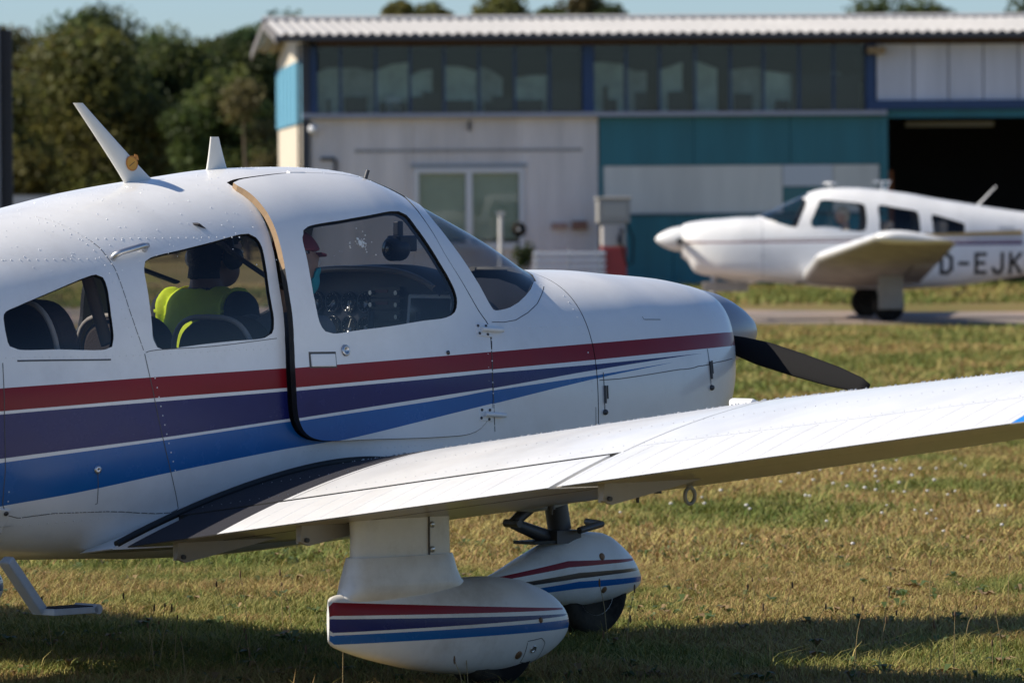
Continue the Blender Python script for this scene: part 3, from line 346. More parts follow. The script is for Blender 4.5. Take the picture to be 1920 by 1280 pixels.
def resample(pts, step, fn):
    q = np.array(pts, float); S = fn(q[:, 0], q[:, 1]); L = np.concatenate([[0], np.cumsum(np.linalg.norm(np.diff(S, axis=0), axis=1))])
    t = np.arange(step/2, L[-1], step); return np.stack([np.interp(t, L, q[:, 0]), np.interp(t, L, q[:, 1])], 1)
def domes(mb, pts, fn, r=.0035, h=.0018, sd=1, m=0):
    q = np.array(pts, float).reshape(-1, 2); S = fn(q[:, 0], q[:, 1]); N = normals_of(fn, q[:, 0], q[:, 1])
    for p, n in zip(to_local(S*[1, sd, 1]), to_local(N*[1, sd, 1])):
        z = Vector(n); M = Matrix.Translation(Vector(p)) @ z.to_track_quat('Z', 'Y').to_matrix().to_4x4()
        V = [(r*math.cos(a), r*math.sin(a), -.0005) for a in np.arange(6)*math.pi/3] + [(r*.6*math.cos(a), r*.6*math.sin(a), h*.8) for a in np.arange(6)*math.pi/3] + [(0, 0, h)]
        mb.add(V, [(i, (i+1) % 6, (i+1) % 6 + 6, i + 6) for i in range(6)] + [(i+6, (i+1) % 6 + 6, 12) for i in range(6)], m, True, M)
def on_hull(x, a, off=0., fn=surf):
    q = np.array([x]), np.array([a]); n = normals_of(fn, *q)[0]; p = fn(*q)[0] + n*off
    p = to_local(p[None])[0]; n = to_local(n[None])[0]; return Vector(p), Vector(n)
def at_height(x, z, fn=surf):
    lo, hi = -1.5, 1.5
    for _ in range(40):
        md = (lo + hi)/2
        if fn(np.array([x]), np.array([md]))[0, 2] < z: lo = md
        else: hi = md
    return lo

CREASE = [(-.095, .995), (-.05, 1.11), (-.01, 1.26), (.01, math.pi/2)]
WS = TRACE['windshield'] + CREASE + [(-.672, math.pi/2), (-.66, 1.44)]
GLASSES = [('quarter_window', TRACE['quarter_window']), ('rear_window', TRACE['rear_window']), ('door_window', TRACE['door_window']), ('windshield', WS)]
def band(a, b): return TRACE[a] + TRACE[b][::-1]
STRIPES = [band('red_top', 'red_bot'), band('navy_top', 'navy_bot'), band('blue_top', 'blue_bot')]

def airplane_hull(root, stripes, stripe_mats, has_door, nx, na, base=WHITE, far=False):
    """fuselage, door, cowling and panes; returns the door object"""
    loops = [g for _, g in GLASSES] + [TRACE['door_open']] + stripes
    xs = np.concatenate([np.linspace(-6, -3.3, max(nx//8, 8))[:-1], np.linspace(-3.3, 0, int(nx*.62))[:-1], np.linspace(0, .9, int(nx*.17))[:-1], np.linspace(.9, 1.085, 16 if not far else 8)])
    P, T = panelled(-6, 1.085, xs, na, loops, [[(0, a) for a in np.linspace(-math.pi/2, math.pi/2, 90)]])
    c = P[T].mean(1); reg = np.zeros(len(T), int)                      # 0 fuselage, 1 cowling, 2 door, 3.. panes
    reg[c[:, 0] > 0] = 1
    reg[(c[:, 0] < 0) & in_poly(c, TRACE['door_open'])] = 2
    for i, (_, g) in enumerate(GLASSES): reg[(c[:, 0] < .05) & in_poly(c, g)] = 3 + i
    tm = np.zeros(len(T), int)
    for i, sp in enumerate(stripes): tm[in_poly(c, sp)] = i + 1
    mats = [base] + stripe_mats
    f = reg == 0
    if has_door: fus = skin('fuselage', surf, P, T[f], tm[f], mats, root, .018, (1,), LINER, DARK)
    else: fus = None
    # left half has no door: its skin is closed
    g = (reg == 0) | (reg == 2)
    other = skin('fuselage' if not has_door else 'fuselage_left', surf, P, T[g], tm[g], mats, root, .018, (-1,) if has_door else (1, -1), LINER, DARK)
    if has_door:                                                       # one fuselage mesh: join the two halves
        me, mo = fus.data, other.data; nv = len(me.vertices)
        v = [tuple(q.co) for q in me.vertices] + [tuple(q.co) for q in mo.vertices]
        fc = [tuple(p.vertices) for p in me.polygons] + [tuple(i + nv for i in p.vertices) for p in mo.polygons]
        mi = [p.material_index for p in me.polygons] + [p.material_index for p in mo.polygons]
        ln = [tuple(q.vector) for q in me.corner_normals] + [tuple(q.vector) for q in mo.corner_normals]
        ms = list(me.materials); bpy.data.objects.remove(fus); bpy.data.objects.remove(other)
        fus = mesh_obj('fuselage', v, fc, ms, root, True, mi, ln)
    else: fus = other
    k = reg == 1
    P2 = P.copy(); near = np.abs(P2[:, 0]) < 1e-5; P2[near, 0] = .004
    cowl = skin('cowling', surf, P2, T[k], tm[k], mats, root, .012, (1, -1), DARK, DARK)
    m = MB(); ring = [tuple(p) for s_ in (1, -1) for p in to_local(surf(np.full(24, 1.08), np.linspace(-1.57, 1.57, 24)[::s_])*[1, s_, 1])]
    m.add(ring, [tuple(range(len(ring)))], 0); m.build('cowling_front', [DARK], cowl)
    door = None
    piv = Vector((-.530, -.565, 0)); turn = rad(2.5)
    def swing(v, n):
        ca, sa = math.cos(turn), math.sin(turn)
        def rt(q): return np.stack([q[:, 0]*ca - q[:, 1]*sa, q[:, 0]*sa + q[:, 1]*ca, q[:, 2]], 1)
        pv = np.array(piv); a = rt(v - pv) + pv; return a, rt(n)
    if has_door:
        d = reg == 2
        cen = np.array([-1.02, .5]); P3 = P.copy(); dv = np.unique(T[d]); P3[dv] = cen + (P[dv] - cen)*[.994, .994]
        wv = np.unique(T[reg == 5]); P3[wv] = P[wv]
        door = skin('door', surf, P3, T[d], tm[d], mats, root, .026, (1,), LINER, DARK, 0., 0., lambda v, n: swing(v, n))
        door.data.materials.append(TAN); nm_ = len(door.data.materials)    # bare tan trim shows on the rear upper edge only
        for p in door.data.polygons:
            if p.material_index == nm_ - 2 and p.center.x < -1.40 and p.center.z > 1.46 and p.center.y > -.60 and not (-1.46 < p.center.x and p.center.z < 1.62): p.material_index = nm_ - 1
    for i, (nm_, _) in enumerate(GLASSES):
        q = reg == 3 + i
        z = np.zeros(q.sum(), int)
        if nm_ == 'windshield': skin('windshield', surf, P, T[q], z, [FARGLASS if far else GLASS], root, 0, (1, -1), off=-.004)
        else:
            for sd in (1, -1):
                dd = has_door and nm_ == 'door_window' and sd == 1
                skin('window_pane', surf, P, T[q], z, [FARGLASS if far else GLASS], door if dd else root, 0, (sd,), off=-.007, xform=swing if dd else None)
    return fus, cowl, door, swing

def wing_grid(r0, r1, nr, c0, c1, nc, sd):
    """closed shell of a stretch of wing between two chord fractions"""
    rs = np.linspace(r0, r1, nr); cs = c0 + (c1 - c0)*(1 - np.cos(np.linspace(0, math.pi, nc)))/2 if c0 == 0 else np.linspace(c0, c1, nc)
    V = []; n2 = 2*nc
    for r in rs:
        V += list(wing_pt(np.full(nc, r), cs[::-1], 1)) + list(wing_pt(np.full(nc, r), cs, -1))
    V = np.array(V)*[1, sd, 1]; V = to_local(V)
    Fc = [(i*n2+k, i*n2+(k+1) % n2, (i+1)*n2+(k+1) % n2, (i+1)*n2+k) for i in range(nr-1) for k in range(n2)]
    caps = [tuple(range(n2))[::-1], tuple(range((nr-1)*n2, nr*n2))]
    if sd < 0: Fc = [f[::-1] for f in Fc]; caps = [f[::-1] for f in caps]
    up = [(k % n2) < nc - 1 for i in range(nr-1) for k in range(n2)]
    cc = [cs[::-1][min(k, nc-1)] if k < nc else cs[k-nc] for k in range(n2)]
    info = [(rs[i], cc[k], up[i*n2+k], k == n2-1 or (c0 > 0 and k == nc-1)) for i in range(nr-1) for k in range(n2)]
    return list(V), Fc, caps, info
HINGE = .8125
def build_wing(root, sd, far=False):
    """one wing with its flap and aileron; sd +1 right, -1 left"""
    nr = 1 if far else 3
    m = MB()
    def put(mb, seg, n, c0, c1, nc, paint):
        V, Fc, caps, info = wing_grid(seg[0], seg[1], n, c0, c1, nc, sd); k = len(mb.v); mb.add(V, [], 0)
        for f, inf in zip(Fc, info): mb.f.append(tuple(i+k for i in f)); mb.m.append(4 if inf[3] and c0 + 1 - c1 > .1 else paint(*inf[:3])); mb.s.append(True)  # cove faces painted dark, putting the gap's shade into their colour
        for f in caps: mb.f.append(tuple(i+k for i in f)); mb.m.append(0); mb.s.append(False)
    RW = np.array([.40, .58, 1.13])
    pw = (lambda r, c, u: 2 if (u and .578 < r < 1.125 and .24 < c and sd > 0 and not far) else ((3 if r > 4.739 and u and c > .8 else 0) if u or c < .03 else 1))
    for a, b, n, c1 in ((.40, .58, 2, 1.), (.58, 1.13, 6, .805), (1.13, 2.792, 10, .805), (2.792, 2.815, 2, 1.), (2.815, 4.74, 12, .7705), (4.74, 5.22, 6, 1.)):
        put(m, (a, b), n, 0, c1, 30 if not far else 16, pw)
    mats = [WHITE, mat('grimy_shaded_underside', (.34, .315, .30), .75, var=.45, vscale=4) if far else UNDER, WALK, mat('tip_blue', (.01, .20, .62), .3), DARK]  # far brown holds the underside's shade as well as mottled grime
    w = m.build('wing', mats, root)
    es = w.modifiers.new('edge', 'EDGE_SPLIT'); es.split_angle = rad(50)
    t = MB()                                                           # rounded tip fairing
    n2 = 40; cs = np.concatenate([np.linspace(1, 0, 20), np.linspace(0, 1, 20)]); V = []
    for j, (dr, sc) in enumerate(((0, 1), (.06, .96), (.11, .85), (.15, .66), (.17, .4))):
        U = np.concatenate([wing_pt(np.full(20, 5.222 + dr), cs[:20], 1), wing_pt(np.full(20, 5.222 + dr), cs[20:], -1)])
        mid = U.mean(0); q = mid + (U - mid)*[.5 + .5*sc, 1, sc]; V += list(to_local(q*[1, sd, 1]))
    t.add(V, [(i*n2+k, i*n2+(k+1) % n2, (i+1)*n2+(k+1) % n2, (i+1)*n2+k)[::sd] for i in range(4) for k in range(n2)] + [tuple(range(4*n2, 5*n2))[::sd]], 0, True)
    t.build('wing_tip', [WHITE], root)
    for nm_, a, b in (('flap', .66, 2.755), ('aileron', 2.818, 4.737)):
        mb = MB()
        pf = (lambda r, c, u: (2 if (u and r < 1.13 and sd > 0 and nm_ == 'flap' and not far) else (3 if (u and nm_ == 'aileron' and r > 4.8) else (0 if u else 1))))
        cuts = [(a, 1.13, 4), (1.13, b, 8)] if nm_ == 'flap' else [(a, 4.62, 10), (4.62, b, 2)]
        for q0, q1, n in cuts: put(mb, (q0, q1), n, .8175 if nm_ == 'flap' else .772, 1., 8, pf)
        s = mb.build(nm_, mats, root); e2 = s.modifiers.new('edge', 'EDGE_SPLIT'); e2.split_angle = rad(50)
        if not far:                                                    # pressed stiffening beads across the control surface
            bd = MB()
            for r in np.arange(a + .09 + (.5 if nm_ == 'flap' else 0), b - .03, .128):
                cs_ = np.linspace(.832 if nm_ == 'flap' else .785, .990, 9)
                p = to_local((wing_pt(np.full(9, r), cs_, 1) + [0, 0, .0002])*[1, sd, 1])
                bd.tube([tuple(q) for q in p], .0032, 6, 0, True, .32)
            bd.build('stiffening_beads', [WHITE], s, kind='stuff')
    return w

# ------------------------------------------------------------------ wheel pants and landing gear
def pant_fn(Tb):
    f = table(Tb)
    def fn(x, a):
        x = np.asarray(x, float); w, tp, b, n = [k(x) for k in f]; zm = (tp + b)/2; h = np.maximum((tp - b)/2, .004)
        p = (np.abs(np.cos(a)/w)**n + np.abs(np.sin(a)/h)**n)**(-1/n)
        return np.stack([x + 0*p, p*np.cos(a), zm + p*np.sin(a)], -1)
    return fn
MAIN_PANT = [(-2.252,.006,.345,.200,2.4),(-2.240,.018,.354,.188,2.4),(-2.21,.032,.360,.175,2.5),(-2.0,.080,.372,.115,2.5),(-1.75,.118,.388,.068,2.4),(-1.55,.130,.392,.052,2.3),(-1.4,.124,.378,.062,2.2),(-1.28,.104,.345,.090,2.1),(-1.19,.073,.300,.130,2.0),(-1.145,.040,.255,.170,2.0),(-1.13,.014,.225,.200,2.0)]
NOSE_PANT = [(-.12,.008,.235,.215,2.2),(0,.035,.268,.190,2.3),(.15,.075,.325,.160,2.3),(.3,.105,.378,.128,2.3),(.42,.118,.408,.118,2.3),(.55,.118,.402,.128,2.2),(.66,.098,.345,.145,2.1),(.73,.065,.275,.165,2.0),(.762,.030,.225,.185,2.0),(.77,.010,.210,.197,2.0)]
MPF, NPF = pant_fn(MAIN_PANT), pant_fn(NOSE_PANT)
def pant_band(fn, pts_top, pts_bot):
    return [(x, at_height(x, z, fn)) for x, z in pts_top] + [(x, at_height(x, z, fn)) for x, z in pts_bot[::-1]]
def lin(x0, z0, x1, z1, n=70): return [(x0 + (x1-x0)*i/n, z0 + (z1-z0)*i/n) for i in range(n+1)]
RUST = mat('rusty_metal', (.22, .12, .06), .6, metal=.4)
def wheel(parent, x, y, r, w, axle_z=None):
    z = axle_z if axle_z is not None else r
    M = Matrix.Translation((x, y, z)) @ Matrix.Rotation(rad(90), 4, 'X'); h = w/2; m = MB()
    m.lathe([(r*.52, -h*.8), (r*.72, -h), (r*.9, -h*.92), (r*.98, -h*.6), (r, 0), (r*.98, h*.6), (r*.9, h*.92), (r*.72, h), (r*.52, h*.8)], 32, 0, M)
    o = m.build('wheel', [RUBBER], parent)
    k = MB().lathe([(.001, -h*.55), (r*.2, -h*.75), (r*.22, -h*.5), (r*.45, -h*.4), (r*.53, -h*.82), (r*.53, h*.82), (r*.45, h*.4), (r*.22, h*.5), (r*.2, h*.75), (.001, h*.55)], 24, 0, M)
    k.build('rim', [METAL], o); return o
def striped_pant(name, parent, fn, Tb, bands, mats, y0, sides=(1, -1), caps=True):
    x0, x1 = Tb[0][0], Tb[-1][0]
    xs = np.unique(np.concatenate([np.linspace(x0, x1, 40), np.linspace(x1 - .12, x1, 14), [x0 + .01]]))
    P, T = panelled(x0, x1, xs, 34, bands, keep=.005)
    c = P[T].mean(1); tm = np.zeros(len(T), int)
    for i, b in enumerate(bands): tm[in_poly(c, b)] = i + 1
    o = skin(name, fn, P, T, tm, mats, parent, 0, sides); 
    if caps:
        for xx in (x0, x1):
            m = MB()
            a = np.linspace(-1.57, 1.57, 14); R_ = fn(np.full(14, xx), a); ring = [tuple(p) for p in to_local(R_)] + [tuple(p) for p in to_local(R_[::-1]*[1, -1, 1])]
            m.add(ring, [tuple(range(len(ring)))], 0); m.build('fairing_end', [WHITE], o)
    o.location = (0, y0, 0); return o
def superloft(secs, n=28, m=None, mi=0, caps=True):
    """secs: (centre, half a along x, half b along y, exponent) stacked sections"""
    m = m or MB(); V = []
    for c, a, b, e in secs:
        for k in range(n):
            t = 2*math.pi*k/n; ct, st = math.cos(t), math.sin(t)
            V.append((c[0] + a*math.copysign(abs(ct)**(2/e), ct), c[1] + b*math.copysign(abs(st)**(2/e), st), c[2]))
    q = len(secs)
    m.add(V, [(i*n+k, i*n+(k+1) % n, (i+1)*n+(k+1) % n, (i+1)*n+k) for i in range(q-1) for k in range(n)], mi, True)
    if caps: m.add(V[:n], [tuple(range(n))[::-1]], mi).add(V[-n:], [tuple(range(n))], mi)
    return m
def screw(name, mm, parent, p, n, r, m=0):
    mb = MB()
    M = Matrix.Translation(Vector(p)) @ Vector(n).to_track_quat('Z', 'Y').to_matrix().to_4x4()
    mb.lathe([(r, -.002), (r, .002), (r*.75, .004), (.0005, .0045)], 12, m, M); return mb.build(name, [mm], parent)

def main_gear(root, sd):
    y = -1.53*sd if sd > 0 else 1.60
    st = superloft([((-1.915, y, .45), .225, .055, 2.6), ((-1.915, y, .56), .222, .052, 2.6), ((-1.92, y, .70), .225, .058, 2.6)])
    o = st.build('gear_leg_fairing', [STAINED], root)
    b = MB().box((-1.83, y - .0548*sd, .545), (.004, .006, .15), 0); b.build('fairing_seam', [SEAM], o)
    for zz in (.585, .50): screw('screw', METAL, o, (-1.815, y - .0555*sd, zz), (0, -sd, 0), .011)
    cl = superloft([((-1.90, y, .335), .30, .060, 2.4), ((-1.90, y, .352), .300, .078, 2.5), ((-1.905, y, .372), .280, .084, 2.7), ((-1.915, y, .395), .262, .081, 2.9), ((-1.918, y, .43), .246, .076, 3), ((-1.918, y, .465), .236, .070, 3), ((-1.918, y, .482), .231, .064, 3)])
    cl.build('fairing_collar', [STAINED], root)
    xt = -1.2
    bands = [pant_band(MPF, lin(-2.255, .338, xt, .268), lin(-2.255, .292, xt, .262)), pant_band(MPF, lin(-2.255, .281, xt + .03, .246), lin(-2.255, .234, xt + .03, .240)), pant_band(MPF, lin(-2.25, .225, -1.138, .226), lin(-2.25, .193, -1.138, .196))]
    p = striped_pant('wheel_fairing', root, MPF, MAIN_PANT, bands, [STAINED, RED, NAVY, BLUE], y)
    f = lambda x, z: on_hull(x, at_height(x, z, MPF), 0, MPF)
    for x, z, r in ((-1.36, .235, .010), (-1.455, .118, .016)):
        q, n = f(x, z); screw('fastener', RUST, p, q if sd > 0 else (q.x, -q.y, q.z), n if sd > 0 else (n.x, -n.y, n.z), r)
    if sd > 0:
        s = MB(); q = [(-1.425, .165), (-1.425, .09), (-1.33, .09), (-1.325, .155), (-1.35, .172)]
        lp = [(x, at_height(x, z, MPF)) for x, z in q]; lp.append(lp[0]); ribbon(s, resample(lp, .008, MPF), MPF, .003); s.build('inspection_hatch', [SEAM], p)
        s = MB(); q0, n0 = f(-1.385, .135); M = Matrix.Translation(q0) @ n0.to_track_quat('Z', 'Y').to_matrix().to_4x4(); s.lathe([(.008, 0), (.011, .003), (.014, .003), (.014, -.002)], 14, 0, M); s.build('hatch_ring', [METAL], p)
    wheel(root, -1.50, y, .185, .15)
def nose_gear(root):
    bands = [pant_band(NPF, lin(-.02, .252, .30, .305) + lin(.30, .305, .69, .298)[1:], lin(-.02, .238, .30, .28) + lin(.30, .28, .69, .290)[1:]),
             pant_band(NPF, lin(.02, .222, .35, .258) + lin(.35, .258, .73, .262)[1:], lin(.02, .208, .35, .236) + lin(.35, .236, .73, .252)[1:]),
             pant_band(NPF, lin(.05, .193, .35, .224) + lin(.35, .224, .765, .225)[1:], lin(.10, .178, .35, .196) + lin(.35, .196, .765, .206)[1:])]
    p = striped_pant('nose_wheel_fairing', root, NPF, NOSE_PANT, bands, [STAINED, RED, BLACKP, BLUE], 0)
    for x, z in ((.47, .315), (.49, .185)):
        q, n = on_hull(x, at_height(x, z, NPF), 0, NPF); screw('fastener', RUST, p, q, n, .014); screw('fastener', RUST, p, (q.x, -q.y, q.z), (n.x, -n.y, n.z), .014)
    wheel(root, .50, 0, .175, .13)
    m = MB().tube([(.36, 0, .37), (.30, 0, .72)], .034, 14).tube([(.352, 0, .42), (.325, 0, .56)], .046, 14).box((.34, 0, .395), (.13, .13, .05))
    m.build('nose_strut', [STEEL], root)
    t = MB().tube([(.33, 0, .60), (.10, 0, .455)], [.032, .022], 8).tube([(.10, 0, .455), (.31, 0, .385)], [.022, .032], 8).tube([(.10, -.04, .455), (.10, .04, .455)], .016, 8)
    t.build('torque_link', [STEEL], root)
    h = MB().prism([(.16, -.06), (.42, -.06), (.42, .06), (.16, .06)], .372, .384); h.build('strut_opening', [DARK], p)
    b = MB().tube([(.36, -.10, .42), (.48, -.10, .44), (.50, 0, .445)], .014, 8); b.build('steering_arm', [STEEL], root)

def propeller(root, x, z, tip_a, spin_m=WHITE):
    M = frame((x, 0, z), (0, 0, 1), z=(1, 0, 0))
    pr = [(.172, -.03), (.176, 0), (.172, .05), (.158, .12), (.134, .19), (.102, .26), (.066, .32), (.034, .355), (.0005, .372)]
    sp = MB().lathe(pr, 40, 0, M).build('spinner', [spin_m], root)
    for k in range(2):
        a = tip_a + math.pi*k; d = Vector((0, -math.cos(a), math.sin(a))); V = []; n = 14
        for r, ch, th, tw in ((.13, .06, .04, 50), (.22, .09, .03, 42), (.35, .105, .02, 34), (.55, .10, .015, 28), (.75, .085, .011, 24), (.88, .06, .008, 22), (.93, .03, .005, 20)):
            t_ = d.cross(Vector((1, 0, 0))); u = t_*math.cos(rad(tw)) + Vector((1, 0, 0))*math.sin(rad(tw)); w = d.cross(u); c0 = Vector((x + .06, 0, z)) + d*r
            for j in range(n):
                b = 2*math.pi*j/n; V.append(c0 + u*(ch/2*math.cos(b)) + w*(th/2*math.sin(b)))
        m = MB().add(V, [(i*n+j, i*n+(j+1) % n, (i+1)*n+(j+1) % n, (i+1)*n+j) for i in range(6) for j in range(n)] + [tuple(range(n))[::-1], tuple(range(6*n, 7*n))], 0, True)
        m.build('propeller_blade', [mat('black_propeller_paint', (.008, .008, .009), .85, spec=.2)], root)

def tail_surfaces(root, stripe=None):
    def foilbox(p0, p1, c0, c1, th, up, name):
        V = []; n = 16
        for p, c in ((p0, c0), (p1, c1)):
            for k in range(n):
                t = 2*math.pi*k/n; xx = math.cos(t); V.append(Vector(p) + Vector((c/2*xx, 0, 0)) + Vector(up)*(th*c/2*math.sin(t)*(1 + .5*xx)))
        MB().add(V, [(k, (k+1) % n, n+(k+1) % n, n+k) for k in range(n)] + [tuple(range(n))[::-1], tuple(range(n, 2*n))], 0, True).build(name, [WHITE], root)
    foilbox((-5.1, 0, 1.15), (-5.62, 0, 2.22), 1.25, .6, .09, (0, 1, 0), 'tail_fin')
    foilbox((-5.45, 0, 1.02), (-5.45, -1.95, 1.02), .76, .76, .10, (0, 0, 1), 'stabilator'); foilbox((-5.45, 0, 1.02), (-5.45, 1.95, 1.02), .76, .76, .10, (0, 0, 1), 'stabilator')

# ------------------------------------------------------------------ the foreground airplane
PSI = rad(44)
A1 = empty('airplane', (-.074, 23.27, 0), PSI, 'white low-wing airplane with red, navy and blue stripes, door ajar, large in the foreground', 'airplane', 'light airplanes on the airfield')
fus, cowl, door, swing = airplane_hull(A1, STRIPES, [RED, NAVY, BLUE], True, 210, 96)
for sd in (1, -1):
    build_wing(A1, sd); main_gear(A1, sd)
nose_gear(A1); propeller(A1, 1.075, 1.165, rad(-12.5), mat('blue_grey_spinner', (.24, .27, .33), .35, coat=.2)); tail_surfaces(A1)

# seams, hinges, rivets and fittings of the right side
hull_fn = surf
def seam_obj(name, parent, lines, w=.003, m=SEAM):
    for l in lines:
        mb = MB(); ribbon(mb, resample(l, .012, surf), surf, w); mb.build(name, [m], parent)
seam_obj('baggage_door_gap', fus, [TRACE['baggage']], .0032)
seam_obj('piano_hinge', fus, [TRACE['baggage_top'][1:-2]], .006, STEEL)
seam_obj('lap_joint', fus, [TRACE['frame_seam'][:5]], .004, WHITE)
seam_obj('skin_seam', fus, [TRACE['frame_seam'][4:], TRACE['under_win'], [(-.012, a) for a in np.linspace(-.9, .1, 20)]], .0026)
seam_obj('door_post_seam', fus, [TRACE['door_post'][::-1]], .0035)
seam_obj('windshield_edge_strip', fus, [TRACE['windshield_strip']], .003)
seam_obj('cowling_split', cowl, [[(max(x, .006), a) for x, a in TRACE['cowl_split']]], .0032)
seam_obj('cowling_flap_edge', cowl, [TRACE['cowl_lip']], .003)
seam_obj('baggage_latch_slot', fus, [TRACE['latch_seam']], .003)
rv = MB()
def rivet_row(pts, step=.034, shift=0.): domes(rv, resample([(x, a + shift) for x, a in pts], step, surf), surf)
rivet_row(TRACE['baggage_top'], .03, .022); rivet_row(TRACE['under_win'], .034, -.03); rivet_row(TRACE['frame_seam'], .034, 0)
rivet_row([(x - .03, a) for x, a in TRACE['frame_seam']], .034); rivet_row(TRACE['belly'], .036); rivet_row(TRACE['door_post'], .04)
rivet_row([(x - .02, a) for x, a in TRACE['door_post'][:4]], .05); rivet_row([(x + .022, a) for x, a in TRACE['baggage'][9:]], .034)
rivet_row(TRACE['windshield_strip'], .035, .035); rivet_row([(-.03, a) for a in np.linspace(-.8, .85, 30)], .036)
for x0, x1, z in ((-2.8, -2.25, .62), (-2.05, -1.7, .70), (-1.5, -.2, .80), (-.5, -.04, 1.22), (-2.0, -1.6, 1.17)):
    rivet_row([(x, at_height(x, z)) for x in np.linspace(x0, x1, 12)], .034)
rivet_row([(x, at_height(x, 1.57)) for x in np.linspace(-2.3, -1.66, 12)], .034); rivet_row([(x, at_height(x, 1.50)) for x in np.linspace(-2.75, -2.3, 10)], .034)
rv.build('rivets', [WHITE], fus, kind='stuff')
def oriented(x, a, off=0.):
    p, n = on_hull(x, a, off); f = on_hull(x + .02, a)[0] - on_hull(x - .02, a)[0]
    return frame(p, f, z=n)
def plate(parent, name, x, a, w, h, t, m, outdoor=True, bevel=.004, tilt=0.):
    M = oriented(x, a) @ Matrix.Rotation(tilt, 4, 'Z'); mb = MB().box((0, 0, t/2 - .003), (w, h, t + .006))
    mb.v = [tuple(M @ Vector(v)) for v in mb.v]; return mb.build(name, [m], parent, bevel)
# grab handle on the cabin roof edge
pa, na_ = on_hull(*SPOT['handle_a']); pb, nb = on_hull(*SPOT['handle_b'])
MB().tube([pa, pa + na_*.022, pa*.85 + pb*.15 + na_*.03, pa*.15 + pb*.85 + nb*.03, pb + nb*.022, pb], [.013, .012, .011, .011, .012, .013], 12).build('grab_handle', [METAL], A1)
# hinges of the door
for k in ('hinge_up', 'hinge_lo'):
    M = oriented(*SPOT[k]); m = MB().box((-.02, 0, .002), (.075, .05, .006), 0, M).tube([M @ Vector((-.035, 0, .012)), M @ Vector((.07, .002, .012))], .009, 10)
    h = m.build('door_hinge', [WHITE], A1, .002)
    for q in ((-.045, .015), (-.045, -.015), (-.005, .017), (-.005, -.017)): screw('screw', STEEL, h, M @ Vector((q[0], q[1], .005)), M.to_3x3() @ Vector((0, 0, 1)), .0055)
# handle and lock of the swung door: placed on the closed door, then turned with it
def swung(o):
    me = o.data; v = np.array([x.co for x in me.vertices]); w, _ = swing(v, v*0)
    for i, x in enumerate(me.vertices): x.co = w[i]
    return o
dx, da = SPOT['door_handle'][0] - .015, SPOT['door_handle'][1]
M = oriented(dx, da)
swung(MB().box((0, 0, -.002), (.136, .058, .006), 0, M).build('handle_recess', [SEAM], door))
swung(MB().box((0, -.002, .003), (.122, .046, .008), 0, M).build('door_handle', [WHITE], door, .003))
M = oriented(SPOT['door_lock'][0] - .015, SPOT['door_lock'][1])
swung(MB().lathe([(.021, -.002), (.021, .005), (.017, .009), (.011, .009), (.010, .006), (.0005, .006)], 20, 0, M).build('door_lock', [METAL], door))
M = oriented(*SPOT['stud']); swung(MB().lathe([(.008, -.002), (.008, .004), (.0005, .006)], 12, 0, M).build('door_stud', [STEEL], door))
# white splatter of small flat blobs on the door window
dp = MB(); M = oriented(SPOT['splat'][0] - .015, SPOT['splat'][1], -.005)
def blob(cx, cy, r):
    k = 9; poly = [(cx + r*random.uniform(.6, 1.25)*math.cos(2*math.pi*i/k), cy + r*random.uniform(.6, 1.25)*math.sin(2*math.pi*i/k)) for i in range(k)]
    dp.prism(poly, .0005, .003, 0, M)
for q in ((0, 0, .013), (.008, -.012, .009), (-.006, .016, .006), (.02, .002, .006), (.028, -.002, .004)): blob(*q)
for _ in range(26): a = random.uniform(0, 6.28); d_ = abs(random.gauss(0, .035)) + .012; blob(d_*math.cos(a), d_*math.sin(a)*.8, random.uniform(.0012, .0032))
swung(dp.build('white_splat', [mat('splat_white', (.72, .71, .66), .8)], door, kind='stuff'))
# baggage lock, cowling latches
M = oriented(*SPOT['baggage_lock']); MB().lathe([(.015, -.002), (.015, .004), (.010, .007), (.004, .007), (.0005, .004)], 18, 0, M).build('baggage_lock', [METAL], fus)
for k, L_ in (('latch1', .15), ('latch2', .15)):
    x, a = SPOT[k]; z0 = surf(np.array([x]), np.array([a]))[0, 2]; m = MB()
    pts = [(x, at_height(x, z)) for z in np.linspace(z0 - L_/2, z0 + L_/2, 10)]
    ribbon(m, pts, surf, .004, .001); q = [on_hull(xx, aa, .006)[0] for xx, aa in pts]
    m.tube(q[2:7], .0045, 8); 
    p_, n_ = on_hull(*pts[0], .004); m.ball(p_, .011, 10)
    m.tube([on_hull(x + .014, pts[3][1], .005)[0], on_hull(x + .014, pts[6][1], .005)[0]], .003, 6)
    m.build('cowling_latch', [STEEL], cowl)
# top latch, probe and antennas
plate(A1, 'door_top_latch', *SPOT['top_latch'], .075, .022, .012, WHITE)
pr_, nr_ = on_hull(*SPOT['probe']); MB().tube([pr_ - nr_*.01, pr_ + Vector((.012, 0, .03))], .008, 10).build('air_temperature_probe', [STEEL], A1)
def blade_antenna(name, base, tip, c0, c1, th):
    V = []; n = 16; base = Vector(base); tip = Vector(tip)
    for i in range(7):
        s = i/6; p = base.lerp(tip, s); c = c0 + (c1 - c0)*s**.8; 
        for k in range(n):
            t = 2*math.pi*k/n; V.append((p.x + c/2*math.cos(t), p.y + th*(1 - .5*s)*math.sin(t)*(1 - .35*math.cos(t)), p.z))
    m = MB().add(V, [(i*n+k, i*n+(k+1) % n, (i+1)*n+(k+1) % n, (i+1)*n+k) for i in range(6) for k in range(n)], 0, True).add(V[-n:], [tuple(range(n))], 0)
    return m.build(name, [mat('cream_antenna', (.70, .68, .62), .35, var=.05)], A1)
ba = blade_antenna('blade_antenna', (-1.755, 0, 1.755), (-2.055, 0, 2.055), .155, .045, .014)
